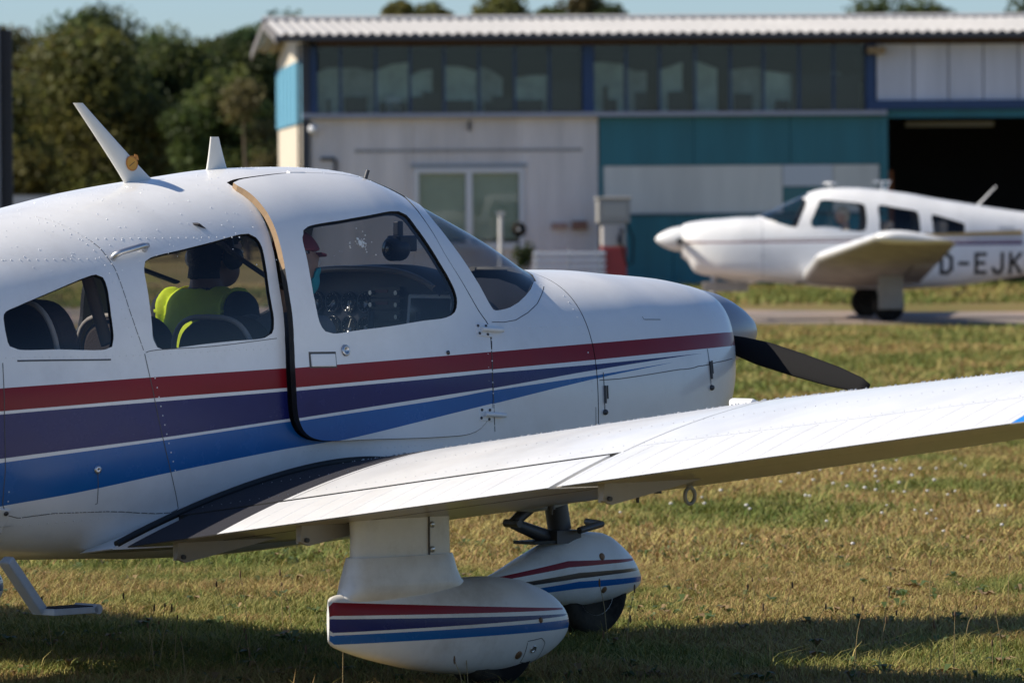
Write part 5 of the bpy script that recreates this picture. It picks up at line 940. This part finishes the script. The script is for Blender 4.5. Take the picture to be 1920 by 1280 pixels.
def concrete():
    m = bpy.data.materials.new('patched_concrete'); m.use_nodes = True; n = m.node_tree.nodes; L = m.node_tree.links; p = n['Principled BSDF']; p.inputs['Roughness'].default_value = .9
    g = n.new('ShaderNodeNewGeometry'); a = n.new('ShaderNodeTexNoise'); a.inputs['Scale'].default_value = .45; a.inputs['Detail'].default_value = 4; L.new(g.outputs['Position'], a.inputs['Vector'])
    r = n.new('ShaderNodeValToRGB'); e = r.color_ramp.elements; e[0].position = .40; e[0].color = (.12, .105, .095, 1); e[1].position = .66; e[1].color = (.36, .24, .185, 1); k = e.new(.52); k.color = (.25, .20, .165, 1)
    L.new(a.outputs['Fac'], r.inputs[0]); L.new(r.outputs[0], p.inputs['Base Color']); return m
tw = MB(); P_ = [(-90, 95.5+81), (-20, 95.5+14), (0, 94.5), (6, 88.8), (14, 86), (60, 82), (60, 72), (14, 78.6), (6, 80.7), (0, 82.6), (-20, 88), (-90, 120)]
tw.prism(P_, -.05, .012); tw.build('taxiway', [concrete()], kind='structure')

# ------------------------------------------------------------------ grass
def fast_tris(name, V, T, colr, m):
    me = bpy.data.meshes.new(name); me.vertices.add(len(V)); me.vertices.foreach_set('co', V.astype(np.float32).ravel())
    me.loops.add(len(T)*3); me.loops.foreach_set('vertex_index', T.astype(np.int32).ravel()); me.polygons.add(len(T)); me.polygons.foreach_set('loop_start', np.arange(0, len(T)*3, 3, dtype=np.int32))
    me.update(calc_edges=True)
    if colr is not None:
        a = me.color_attributes.new('tint', 'FLOAT_COLOR', 'POINT'); a.data.foreach_set('color', np.concatenate([colr, np.ones((len(colr), 1))], 1).astype(np.float32).ravel())
    me.materials.append(m); o = bpy.data.objects.new(name, me); COL.objects.link(o); return o
def vnoise(x, y, s, seed):
    g = np.random.default_rng(seed).random((64, 64)); fx, fy = x/s, y/s; ix, iy = np.floor(fx).astype(int), np.floor(fy).astype(int); tx, ty = fx-ix, fy-iy; tx = tx*tx*(3-2*tx); ty = ty*ty*(3-2*ty)
    h = lambda a, b: g[a % 64, b % 64]
    return (h(ix, iy)*(1-tx) + h(ix+1, iy)*tx)*(1-ty) + (h(ix, iy+1)*(1-tx) + h(ix+1, iy+1)*tx)*ty
GM = mat('grass_blades', (.2, .18, .06), .7, spec=.25, attr='tint', trans=.2)
def meadow(d0, d1, half0, half1, dens, hh, ww):
    A_ = (half0 + half1)*(d1 - d0); N = int(A_*dens); y = rng.uniform(d0, d1, N*2); x = rng.uniform(-1, 1, N*2); hw = half0 + (half1-half0)*(y-d0)/(d1-d0); k = rng.random(N*2) < hw/max(half0, half1); x, y = (x*hw)[k][:N], y[k][:N]
    ok = ~((y > 78) & (y < 96)); x, y = x[ok], y[ok]; N = len(x)
    n1 = vnoise(x, y*.5, .9, 3)*.55 + vnoise(x, y, .28, 4)*.45; n2 = vnoise(x, y*.6, 1.3, 5)*.6 + vnoise(x, y, .5, 6)*.4; pick = rng.random(N)
    keep = rng.random(N) < .45 + .75*n1; 
    h = hh*(.45 + .9*n1)*rng.uniform(.5, 1.3, N); tall = rng.random(N) < .012; h = np.where(tall, h*2.1, h); w = ww*rng.uniform(.6, 1.4, N)
    az = rng.uniform(0, 2*np.pi, N); ln = rng.uniform(.3, 2.6, N)*h; fx, fy = np.cos(az), np.sin(az); px, py = -fy, fx; z0 = np.zeros(N)
    V = np.empty((N, 5, 3)); b = np.stack([x, y, z0], 1); side = np.stack([px*w/2, py*w/2, z0], 1); md = b + np.stack([fx*ln*.3, fy*ln*.3, h*.6], 1); tip = b + np.stack([fx*ln, fy*ln, h], 1)
    V[:, 0] = b - side; V[:, 1] = b + side; V[:, 2] = md - side*.75; V[:, 3] = md + side*.75; V[:, 4] = tip
    green = np.array([.155, .180, .040]); straw = np.array([.40, .325, .11]); brown = np.array([.31, .20, .08]); lush = np.array([.09, .14, .025])
    dry = np.clip((n2 - .5)*2.6 + .37 + rng.normal(0, .28, N), 0, 1)[:, None]; c = green*(1-dry) + straw*dry; br = ((n2 > .57) & (pick < .42))[:, None]; c = np.where(br, brown, c); c = np.where((pick > .86)[:, None] & (dry < .5), lush, c); c = c*rng.uniform(.7, 1.25, N)[:, None]
    V, c = V[keep], c[keep]; N = len(V); C5 = np.repeat(c[:, None], 5, 1)
    o = np.arange(N)[:, None, None]*5; T = o + np.array([[0, 1, 3], [0, 3, 2], [2, 3, 4]])[None]
    return V.reshape(-1, 3), T.reshape(-1, 3), C5.reshape(-1, 3)
parts_ = [meadow(19.0, 28, 3.3, 4.2, 5400, .038, .0042), meadow(28, 42, 3.6, 5.2, 1500, .046, .0085), meadow(42, 80, 5, 8.2, 300, .065, .023), meadow(88, 116, 8, 11.5, 90, .10, .04)]
off = 0; Vs, Ts, Cs = [], [], []
for v, t_, c_ in parts_: Vs.append(v); Ts.append(t_ + off); Cs.append(c_); off += len(v)
tag(fast_tris('meadow_grass', np.concatenate(Vs), np.concatenate(Ts), np.concatenate(Cs), GM), 'short meadow grass in green and straw tones over the whole airfield', 'grass', kind='stuff')
fl = MB()
for _ in range(90):
    y = random.uniform(28.5, 38); x = random.gauss(1.95, .62)
    if y < 31 and random.random() < .7: continue
    q = random.uniform(.006, .012); fl.ball((x, y, random.uniform(.05, .075)), (q, q, q*.7), 6)
tag(fl.build('clover_flowers', [mat('clover_white', (.60, .58, .54), .8)]), 'small white clover flowers scattered in the grass behind the wing', 'flowers', kind='stuff')
wd = MB()
for _ in range(420):
    y = random.uniform(20.4, 30); x = random.uniform(-2.8, 3.2); k_ = random.randint(4, 7); R_ = random.uniform(.025, .07); a0_ = random.uniform(0, 6.28)
    for j in range(k_):
        a = a0_ + 6.283*j/k_ + random.uniform(-.3, .3); up_ = random.uniform(.012, .045); c_, s_ = math.cos(a), math.sin(a); w_ = R_*.24
        wd.add([(x, y, .004), (x + c_*R_*.5 - s_*w_, y + s_*R_*.5 + c_*w_, up_), (x + c_*R_, y + s_*R_, up_*.8), (x + c_*R_*.5 + s_*w_, y + s_*R_*.5 - c_*w_, up_)], [(0, 1, 2, 3)], random.choice((0, 0, 1)), True)
tag(wd.build('meadow_weeds', [mat('weed_green', (.075, .115, .03), .6, trans=.25), mat('weed_dry', (.23, .15, .07), .8)]), 'flat leafy weeds spread among the short grass', 'weeds', kind='stuff')
st_ = MB()
for _ in range(70):
    y = random.uniform(20.6, 25); x = random.uniform(-2.2, 2.4); h = random.uniform(.10, .24); dx_ = random.uniform(-.05, .05); st_.tube([(x, y, 0), (x + dx_*.4, y, h*.6), (x + dx_, y, h)], [.0016, .0014, .001], 5, 0, False); st_.ball((x + dx_, y, h), (.004, .004, random.uniform(.008, .018)), 6, 1)
tag(st_.build('seed_stalks', [mat('dry_stalk', (.30, .22, .10), .8), mat('seed_head', (.14, .085, .045), .9)]), 'thin dry seed stalks standing out of the grass near the wheels', 'stalks', kind='stuff')

# ------------------------------------------------------------------ hangar
HG = empty('hangar', (-3.85, 113.4, 0), rad(4.5), 'long hangar with corrugated roof, upper window strip, teal and white walls, open dark door', 'hangar')
CREAM = mat('cream_render', (.62, .55, .44), .8, var=.12, vscale=2); LBLUE = mat('light_blue_boards', (.12, .34, .48), .6, var=.12, vscale=3); TEAL = mat('teal_paint', (.032, .175, .205), .5, var=.25, vscale=2.2, streak=True); DTEAL = mat('deep_teal_paint', (.022, .165, .205), .5, var=.25, vscale=2.2, streak=True)
BEAM = mat('blue_steel_paint', (.018, .055, .15), .4, var=.1); WCORR = mat('white_corrugated_sheet', (.82, .745, .69), .5, var=.24, vscale=2.0, streak=True); PANEL = mat('pale_panel', (.70, .67, .60), .6, var=.2, vscale=1.5, streak=True); DOORW = mat('white_door_panel', (.70, .70, .75), .45, var=.25, vscale=1.6, streak=True)
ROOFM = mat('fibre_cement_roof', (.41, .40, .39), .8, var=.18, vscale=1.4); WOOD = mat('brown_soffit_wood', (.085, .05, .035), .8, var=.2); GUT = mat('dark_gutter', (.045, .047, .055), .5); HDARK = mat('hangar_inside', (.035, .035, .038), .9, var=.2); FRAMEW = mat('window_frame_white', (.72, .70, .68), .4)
PANE = glass('window_glass', (.82, .86, .84), .01)
def hbox(name, x0, x1, y0, y1, z0, z1, m, parent=HG, bevel=0): return MB().box(((x0+x1)/2, (y0+y1)/2, (z0+z1)/2), (x1-x0, y1-y0, z1-z0)).build(name, [m], parent, bevel)
XR, DEP = 24., 12.
# left gable end
hbox('gable_wall', .01, .16, .12, DEP, 0, 3.14, CREAM)
n = 14
for i in range(n): hbox('board', -.02 - .012*(i % 2), .15, .13 + (DEP-.15)*i/n, .11 + (DEP-.15)*(i+1)/n, 3.16, 4.34, LBLUE)
M = Matrix(((0, 0, 1, 0), (1, 0, 0, 0), (0, 1, 0, 0), (0, 0, 0, 1)))
MB().prism([(.12, 4.36), (DEP, 4.36), (DEP, 4.60), (6.0, 5.05), (.12, 4.58)], .01, .15, 0, M).build('gable_top', [CREAM], HG)
hbox('corner_post', -.04, .10, -.10, .10, 0, 4.62, GUT)
hbox('window_jamb', .11, .25, -.02, .1, 3.32, 4.56, BEAM)
hbox('downpipe', -.12, -.065, -.06, .0, 0, 4.6, GUT)
def corrugated(name, x0, x1, z0, z1, y, m):
    V = []; p = .105; xs = []; x = x0; k = 0
    while x < x1 - 1e-6:
        for dx, dy in ((0, 0), (.3, 0), (.42, -.022), (.88, -.022)):
            if x + dx*p <= x1: xs.append((x + dx*p, y + dy))
        x += p
    xs.append((x1, y)); V = [(a, b_, z) for z in (z0, z1) for a, b_ in xs]; q = len(xs)
    return MB().add(V, [(i, i+1, q+i+1, q+i) for i in range(q-1)], 0).build(name, [m], HG)
for x0, x1, z0, z1 in ((.11, 2.06, 0, 3.22), (4.09, 5.50, 0, 3.22), (2.06, 4.09, 2.28, 3.22), (2.06, 4.09, 0, .80)): corrugated('corrugated_sheet', x0, x1, z0, z1, .0, WCORR)
hbox('wall_core', .2, 5.5, .30, .36, 0, 3.2, WCORR)
# ground-floor window
w = empty('window', (3.075, 0, 0), parent=HG)
m = MB()
for a, b_ in ((-1.03, -.94), (-.06, .06), (.94, 1.03)): m.box(((a+b_)/2, .0, 1.53), (b_-a, .12, 1.46))
for z in (.84, 2.235): m.box((0, .0, z), (2.06, .125, .09))
m.build('window_frame', [FRAMEW], w, .006)
for s in (1, -1): 
    MB().box((.5*s, .03, 1.53), (.88, .012, 1.36)).build('window_pane', [PANE], w)
    MB().box((.5*s, .06, 1.58), (.86, .02, 1.24)).build('blind', [mat('sage_blind', (.62, .61, .48), .8, var=.1)], w)
hbox('window_header', 1.98, 4.17, -.05, .03, 2.30, 2.36, GREY)
hbox('wall_sill', 2.02, 4.13, -.07, .02, .755, .795, FRAMEW)
hbox('wall_strip', .95, 5.2, -.030, -.024, 2.58, 2.64, mat('weathered_strip', (.40, .37, .35), .8, var=.3, vscale=8))
# upper window strip
X_ = [.26, .69, 1.35, 1.99, 2.63, 3.28, 3.95, 4.60, 5.22]; X2 = [5.43, 6.04, 6.67, 7.34, 8.0, 8.63, 9.3, 9.95, 10.55]
hbox('ledge', -.04, 10.93, -.20, .12, 3.225, 3.315, mat('ledge_grey', (.36, .37, .42), .5, var=.1))
for x0, x1 in ((5.22, 5.43), (10.55, 10.73)): hbox('blue_pillar', x0, x1, -.07, .12, 3.32, 4.60, BEAM)
hgt = [.72, .80, .86, .74, .82, .78, .70, 0, .82, .72, .80, .86, .70, .76, .5, .6]; ci = 0
CUR = mat('sage_curtain', (.60, .70, .64), .9, var=.5, vscale=2.2); CUR2 = mat('grey_curtain', (.42, .47, .44), .9, var=.5, vscale=2.5); DK = mat('dark_clutter', (.03, .035, .045), .8)
for xs in (X_, X2):
    for a, b_ in zip(xs[:-1], xs[1:]):
        hbox('window_pane', a + .02, b_ - .02, .02, .03, 3.34, 4.56, PANE)
        h = hgt[ci]; ci += 1
        if h:
            l_, r_ = h + random.uniform(-.12, .10), h + random.uniform(-.25, .10); mc = random.choice((CUR, CUR, CUR2)); x1_ = b_ - random.choice((.015, .015, .20))
            MB().prism([(a + .015, 3.32), (x1_, 3.32), (x1_, 3.36 + r_), ((a + x1_)/2, 3.36 + (l_ + r_)/2 + random.uniform(-.03, .05)), (a + .015, 3.36 + l_)], -.44, -.42, 0, Matrix(((1, 0, 0, 0), (0, 0, -1, 0), (0, 1, 0, 0), (0, 0, 0, 1)))).build('curtain', [mc], HG)
            if random.random() < .6: hbox('stored_box', a + random.uniform(.05, .3), b_ - random.uniform(.02, .2), .30, .40, 3.32, 3.36 + random.uniform(.08, .36), DK)
    for x in xs[1:-1]: hbox('mullion', x - .018, x + .018, -.01, .06, 3.32, 4.58, BEAM)
for x0, x1, z in ((2.0, 2.3, 3.62), (2.35, 3.2, 3.55), (3.4, 3.7, 3.52), (4.0, 4.5, 3.55), (4.6, 5.2, 3.9), (5.65, 5.72, 3.8), (9.2, 10.5, 4.0)): hbox('stored_box', x0, x1, .30, .40, 3.32, z, DK)
hbox('paper_notice', 1.55, 1.82, .30, .40, 3.34, 3.62, mat('pale_paper', (.6, .65, .68), .8))
hbox('head_beam', .26, XR, -.08, .12, 4.56, 4.70, WOOD)
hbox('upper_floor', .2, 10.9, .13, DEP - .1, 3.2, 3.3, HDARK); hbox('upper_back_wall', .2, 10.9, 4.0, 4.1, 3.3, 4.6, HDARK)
# teal wall with its pale band
for x0, x1 in ((5.52, 7.30), (7.30, 9.12), (9.12, 10.93)): hbox('teal_panel', x0 + .006, x1 - .006, -.03, .1, 2.31, 3.22, TEAL)
for x0, x1 in ((5.52, 6.9), (6.9, 8.3), (8.3, 9.7), (9.7, 10.93)): hbox('teal_panel', x0 + .006, x1 - .006, -.03, .1, 0, 1.385, DTEAL)
hbox('pale_panel', 5.60, 8.97, -.015, .1, 1.395, 2.30, PANEL); hbox('pale_panel', 9.93, 10.80, -.015, .1, 1.395, 2.30, PANEL)
hbox('white_board', 8.98, 9.92, -.04, .1, 1.90, 2.30, mat('white_board', (.60, .61, .62), .5)); hbox('teal_window', 8.98, 9.92, -.02, .1, 1.395, 1.89, mat('teal_glazing', (.03, .15, .17), .15))
hbox('panel_sill', 5.52, 10.93, -.06, -.0, 1.375, 1.405, GUT); hbox('teal_jamb', 10.82, 10.96, -.05, .12, 0, 3.2, TEAL); hbox('teal_jamb', 5.51, 5.59, -.04, .1, 1.39, 2.31, TEAL)
# hangar door
xs = [10.75, 11.46, 12.12, 12.78, 13.45]
while xs[-1] < XR - .5: xs.append(xs[-1] + .66)
for a, b_ in zip(xs[:-1], xs[1:]): hbox('door_panel', a + .012, b_ - .012, -.05, .06, 3.50, 4.55, DOORW)
hbox('door_rail', 10.56, XR, -.14, .08, 3.33, 3.49, BEAM); hbox('door_lintel', 10.95, XR, -.04, .15, 3.17, 3.32, DTEAL)
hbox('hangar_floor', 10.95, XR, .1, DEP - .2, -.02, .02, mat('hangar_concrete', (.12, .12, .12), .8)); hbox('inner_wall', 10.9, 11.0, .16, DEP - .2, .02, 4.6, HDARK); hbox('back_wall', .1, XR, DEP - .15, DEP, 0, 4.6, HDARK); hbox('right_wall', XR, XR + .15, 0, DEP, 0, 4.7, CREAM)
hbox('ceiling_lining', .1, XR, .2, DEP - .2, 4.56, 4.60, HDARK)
hbox('pale_strip', 11.6, 13.3, 2.0, 2.15, 3.02, 3.12, mat('pale_strip_grey', (.28, .29, .3), .5)); hbox('orange_cabinet', 11.1, 11.5, 3.0, 3.6, .02, 2.2, mat('orange_cabinet', (.35, .10, .02), .6))  # pale rolled-up strip inside the doorway, no lamp; cabinet behind it
# corrugated roof of two slopes
def roof(y0, z0, y1, z1):
    xs = np.arange(-.52, XR + .5, .0165*2); V = []
    for y, z in ((y0, z0), (y1, z1)):
        for x in xs: V.append((x, y, z + .026*math.sin(2*math.pi*x/.20)))
        
    q = len(xs); nV = len(V); V += [(v[0], v[1], v[2] - .012) for v in V]
    Fc = [(i, i+1, q+i+1, q+i) for i in range(q-1)] + [(nV+q+i, nV+q+i+1, nV+i+1, nV+i) for i in range(q-1)] + [(nV+i, nV+i+1, i+1, i) for i in range(q-1)]
    return MB().add(V, Fc, 0, False).build('roof', [ROOFM], HG)
rf = roof(-.60, 4.775, 6.0, 5.22); roof(6.0, 5.22, 12.6, 4.775)
MB().tube([(-.54, 6.0, 5.25), (XR + .5, 6.0, 5.25)], .06, 8).build('ridge_cap', [ROOFM], rf)
hbox('gutter', -.55, XR + .4, -.62, -.50, 4.64, 4.74, GUT, HG, .02)
for y0, y1 in ((-.6, 6.0), (12.6, 6.0)):
    MB().add([(-.53, y0, 4.60), (-.53, y1, 5.06), (-.53, y1, 5.21), (-.53, y0, 4.76), (-.49, y0, 4.60), (-.49, y1, 5.06), (-.49, y1, 5.21), (-.49, y0, 4.76)], [(0,1,2,3),(4,7,6,5),(0,4,5,1),(3,2,6,7),(0,3,7,4),(1,5,6,2)]).build('verge_board', [mat('grey_verge', (.16, .15, .15), .7)], HG)
MB().add([(-.5, -.5, 4.68), (XR, -.5, 4.68), (XR, .1, 4.71), (-.5, .1, 4.71)], [(0, 1, 2, 3)]).build('soffit', [WOOD], HG)
def hl(x, y, z): c_, s_ = math.cos(rad(4.5)), math.sin(rad(4.5)); return (-3.85 + x*c_ - y*s_, 113.4 + x*s_ + y*c_, z)
q = MB(); q.lathe([(.001, -.09), (.075, -.07), (.09, -.03), (.06, 0), (.05, .04)], 14, 0, frame((.16, -.10, 3.02), (1, 0, 0), z=(0, 1, 0))); q.build('wall_lamp', [mat('lamp_white', (.75, .76, .78), .3)], HG)
MB().tube([(.30, -.05, 2.47), (.56, -.05, 2.47), (.585, -.05, 2.44), (.585, -.05, 2.0)], .03, 8).build('wall_pipe', [GUT], HG)
hbox('wall_bracket', 3.06, 3.11, -.09, -.025, 2.98, 3.16, GUT)
hbox('meter_box', 5.0, 5.28, -.14, -.025, 1.12, 1.28, mat('rusty_box', (.25, .13, .09), .7, var=.2)); hbox('meter_box', 4.62, 4.9, -.10, -.025, 1.14, 1.25, mat('faded_red_box', (.42, .27, .22), .7))
MB().box((10.72, -.25, 4.43), (.34, .22, .13)).tube([(10.72, -.1, 4.43), (10.72, .0, 4.43)], .03, 6).build('floodlight', [mat('ochre_floodlight', (.33, .22, .10), .6)], HG, .02)

# ------------------------------------------------------------------ things in front of the hangar
fp = empty('fuel_pump', hl(5.66, -1.2, 0), rad(4.5), 'grey-topped fuel pump with a red base standing where the white and teal walls meet', 'fuel pump')
MB().box((0, 0, .40), (.46, .40, .80)).build('pump_base', [mat('pump_red', (.36, .045, .045), .5, var=.1)], fp, .02)
MB().box((0, 0, 1.02), (.44, .38, .42)).build('pump_column', [mat('pump_white', (.50, .47, .45), .5)], fp, .02)
hd = MB().box((0, 0, 1.46), (.60, .44, .44)).box((0, 0, 1.70), (.66, .50, .05)).build('pump_head', [mat('pump_grey', (.33, .32, .30), .5)], fp, .02)
MB().box((.02, -.222, 1.48), (.42, .01, .26)).build('pump_display', [mat('pump_display', (.40, .39, .36), .3)], fp)
MB().tube([(.10, -.20, .95), (.14, -.24, 1.12), (.10, -.22, 1.16)], [.03, .04, .02], 8).box((.10, -.24, .93), (.09, .06, .16)).build('pump_nozzle', [CABIND], fp, .01)
MB().tube([(.24, -.1, 1.25), (.36, -.15, .95), (.34, -.16, .5), (.24, -.2, .45), (.12, -.22, .90)], .018, 8).build('pump_hose', [RUBBER], fp)
hr = empty('hose_reel', hl(3.93, -.9, 0), rad(4.5), 'round black hose reel on a thin stand in front of the white hangar window', 'hose reel')
M = frame((0, 0, 1.13), (1, 0, 0), z=(0, 1, 0))
MB().lathe([(.03, -.08), (.13, -.08), (.14, -.05), (.115, -.04), (.115, .04), (.14, .05), (.13, .08), (.03, .08)], 22, 0, M).build('reel', [RUBBER], hr)
MB().lathe([(.001, -.085), (.035, -.085), (.04, -.07), (.001, -.07)], 12, 0, M).build('hub', [GREY], hr)
MB().tube([(0, .1, 0), (0, .1, 1.15), (0, 0, 1.13)], .022, 8).box((0, .1, .02), (.4, .4, .04)).build('stand', [STEEL], hr)
wp_ = MB().tube([(0, 0, 0), (0, 0, 1.42)], .045, 12).box((0, 0, 1.44), (.16, .12, .05)); wpo = wp_.build('white_post', [mat('post_white', (.6, .58, .56), .5)], loc=hl(3.60, -.85, 0)); tag(wpo, 'slim white post with a small cap left of the black hose reel', 'post')
pp = empty('potted_plant', hl(4.02, -1.1, 0), 0, 'dark leafy potted plant below the black hose reel', 'plant')
MB().lathe([(.10, 0), (.15, .30), (.165, .31), (.14, .31), (.13, .27)], 16).build('pot', [mat('terracotta', (.30, .12, .07), .8)], pp)
LEAF = mat('leaf', (.06, .08, .02), .6, spec=.3, attr='tint', trans=.5)
def leaf_cloud(name, centres, radii, per, size, col, parent=None, seed=0, m=LEAF, spread=.28):
    g = np.random.default_rng(seed); C_ = np.repeat(np.asarray(centres, float), per, 0); R_ = np.repeat(np.asarray(radii, float), per, 0); N = len(C_)
    d = g.normal(size=(N, 3)); d /= np.linalg.norm(d, axis=1)[:, None]; rr = g.random(N)**.45; P = C_ + d*(R_*rr[:, None])
    n = g.normal(size=(N, 3)) + d*.8 + [0, 0, .5]; n /= np.linalg.norm(n, axis=1)[:, None]; u = np.cross(n, g.normal(size=(N, 3))); u /= np.linalg.norm(u, axis=1)[:, None]; v = np.cross(n, u)
    s = size*g.uniform(.55, 1.3, N)[:, None]; V = np.stack([P - u*s, P - v*s*.55, P + u*s + n*s*.15, P + v*s*.55], 1)
    cl = np.repeat(g.uniform(1 - spread, 1 + spread, (len(centres), 1)), per, 0)*g.uniform(.7, 1.3, (N, 1)); hue = np.repeat(g.uniform(-1, 1, (len(centres), 1)), per, 0)
    c = np.asarray(col)*cl*(1 + hue*np.array([.22, .04, .0])); T = (np.arange(N)[:, None, None]*4 + np.array([[0, 1, 2], [0, 2, 3]])[None]).reshape(-1, 3)
    o = fast_tris(name, V.reshape(-1, 3), T, np.repeat(c[:, None], 4, 1).reshape(-1, 3), m)
    if parent: o.parent = parent
    return o
leaf_cloud('foliage', [(0, 0, .55), (.08, .05, .72), (-.08, 0, .66)], [(.17, .15, .2)]*3, 90, .05, (.05, .075, .02), pp, 5)
bn = empty('slatted_barrier', hl(4.82, -1.5, 0), rad(4.5), 'low white barrier of horizontal metal slats in front of the corrugated wall', 'barrier')
for i in range(6): MB().box((0, 0, .09 + .118*i), (1.34, .05, .062)).build('slat', [mat('slat_white', (.80, .81, .84), .4)], bn, .006)
for x in (-.6, 0, .6): MB().box((x, .06, .38), (.06, .05, .76)).build('barrier_post', [GREY], bn)
po = empty('steel_post', (-5.0, 60, 0), 0, 'tall dark grey steel post cut by the left edge of the photo', 'post')
MB().box((-.055, 0, 1.72), (.05, .16, 3.44)).build('post_flange', [mat('post_grey', (.16, .17, .20), .5)], po); MB().box((.03, .03, 1.70), (.11, .05, 3.40)).build('post_web', [mat('post_dark', (.03, .03, .035), .6)], po); MB().box((0, 0, .02), (.4, .4, .04)).build('base_plate', [STEEL], po)
vn = empty('parked_van', (-12.0, 150, 0), rad(8), 'pale parked van far off beyond the tail of the foreground airplane, mostly hidden', 'van')
Mv = Matrix(((1, 0, 0, 0), (0, 0, -1, 0), (0, 1, 0, 0), (0, 0, 0, 1)))
MB().prism([(-2.2, .35), (2.1, .35), (2.2, .9), (1.5, 1.05), (.95, 1.85), (-2.15, 1.9)], -.85, .85, 0, Mv).build('body', [mat('van_white', (.55, .54, .52), .4)], vn, .05)
for s in (1, -1): MB().prism([(.15, 1.1), (1.3, 1.1), (.9, 1.65), (.15, 1.65)], .85*s - .01, .85*s + .01, 0, Mv).build('side_window', [CABIND], vn)
for x in (-1.4, 1.35):
    for s in (1, -1): wheel(vn, x, .75*s, .32, .2)

# ------------------------------------------------------------------ trees
BARK = mat('bark', (.10, .075, .05), .9, var=.25, vscale=10)
def tree(name, x, y, h, w, col, label, seed, per=170, low=.18, leaf=.17, clumps=26, tall=1.):
    g = random.Random(seed); e = empty(name, (x, y, 0), g.uniform(0, 6), label, 'tree', 'trees around the hangar')
    t = MB(); t.tube([(0, 0, 0), (.05, .02, h*.35), (-.04, .05, h*.7), (0, 0, h*.9)], [h*.022, h*.018, h*.010, h*.004], 8)
    C_, R_ = [], []
    for i in range(clumps):
        s = g.random(); zz = h*(low + (1 - low - .06)*s); env = w*math.sin(math.pi*min(max(.14 + .80*s, 0), 1))**.6; a = g.uniform(0, 6.283); r_ = env*g.uniform(.3, 1.)*.86
        c = (r_*math.cos(a), r_*math.sin(a), zz); k = g.uniform(.34, .55)*w; C_.append(c); R_.append((k, k, k*g.uniform(.6, .95)*tall))
        if i % 2 == 0: t.tube([(0, 0, zz*.72), (c[0]*.5, c[1]*.5, zz*.86), c], [h*.008, h*.005, h*.002], 5)
    C_.append((0, 0, h*.93)); R_.append((w*.3, w*.3, h*.07))
    t.build('trunk', [BARK], e); leaf_cloud('crown', C_, R_, per, leaf, col, e, seed); return e
OL, GR, DG, BRN = (.125, .125, .035), (.09, .12, .034), (.065, .092, .028), (.11, .095, .036)
T_ = [('broadleaf_tree', -12.1, 178, 6.6, 2.3, OL, 'broad olive-green bushy tree at left, behind the tall blade antenna'), ('broadleaf_tree', -16.6, 200, 7.5, 2.2, BRN, 'brownish tree at the far left edge of the wood'),
      ('broadleaf_tree', -14.0, 202, 8.05, 2.1, DG, 'tallest dark rounded tree at the upper left against the sky'), ('broadleaf_tree', -12.0, 204, 7.3, 1.7, GR, 'mid-green tree just right of the tallest left tree'),
      ('poplar_tree', -11.0, 200, 7.15, 1.1, GR, 'narrow pointed tree in the middle of the left wood'), ('broadleaf_tree', -10.3, 186, 6.5, 1.7, DG, 'dark tree filling the middle of the wood above the cabin roof'),
      ('broadleaf_tree', -9.6, 206, 7.15, 1.6, OL, 'yellowish tree showing over the dark ones left of the hangar'), ('broadleaf_tree', -8.2, 176, 5.2, 1.5, GR, 'lower green tree behind the small roof antenna'),
      ('broadleaf_tree', -8.9, 205, 7.6, 1.4, DG, 'dark tree rising next to the left end of the hangar roof'), ('broadleaf_tree', -7.3, 168, 5.1, 1.0, BRN, 'dull brownish tree touching the hangar gable'),
      ('broadleaf_tree', -14.8, 174, 5.0, 1.7, OL, 'low bush-like tree beside the grey post at left'), ('broadleaf_tree', -8.2, 210, 8.0, 1.5, DG, 'dark tree peeping over the left corner of the hangar roof'),
      ('broadleaf_tree', -3.75, 206, 8.45, 1.3, OL, 'small olive treetop above the left part of the hangar roof'), ('broadleaf_tree', -2.6, 206, 8.4, 1.25, OL, 'twin treetop right beside the small olive one above the roof'),
      ('broadleaf_tree', -.3, 206, 8.6, 1.5, OL, 'rounded olive treetop above the middle of the hangar roof'), ('broadleaf_tree', 1.3, 206, 8.25, 1.25, GR, 'low green treetop right of the rounded one above the roof'),
      ('broadleaf_tree', 2.45, 210, 8.9, 1.25, BRN, 'thin airy treetop above the roof over the pump'), ('broadleaf_tree', 3.5, 206, 8.35, 1.25, DG, 'dark small treetop right of the airy one above the roof'),
      ('broadleaf_tree', 12.2, 206, 8.35, 2.1, DG, 'wide dark green treetop above the right part of the hangar roof'), ('broadleaf_tree', 14.2, 207, 8.3, 1.5, GR, 'green treetop joined to the right side of the wide dark one'), ('poplar_tree', 17.6, 205, 8.9, .8, DG, 'treetop cut by the right edge of the photo')]
for i, (nm_, x, y, h, w, c_, lb) in enumerate(T_): tree(nm_, x, y, h, w*1.25, c_, lb, 40 + i, per=480 if w > 1.2 else 260, leaf=.115 if w > 1.2 else .09, tall=1.6 if nm_ == 'poplar_tree' else 1., clumps=36 if w > 1.2 else 20)
g = np.random.default_rng(77); cc = [(g.uniform(-26, 30), g.uniform(212, 226), g.uniform(.6, 5.6)) for _ in range(300)]
tag(leaf_cloud('woodland', cc, [(1.9, 1.5, 1.2)]*len(cc), 110, .26, (.06, .075, .028), None, 78), 'dense dark woodland behind the single trees and the hangar', 'woodland', kind='stuff')
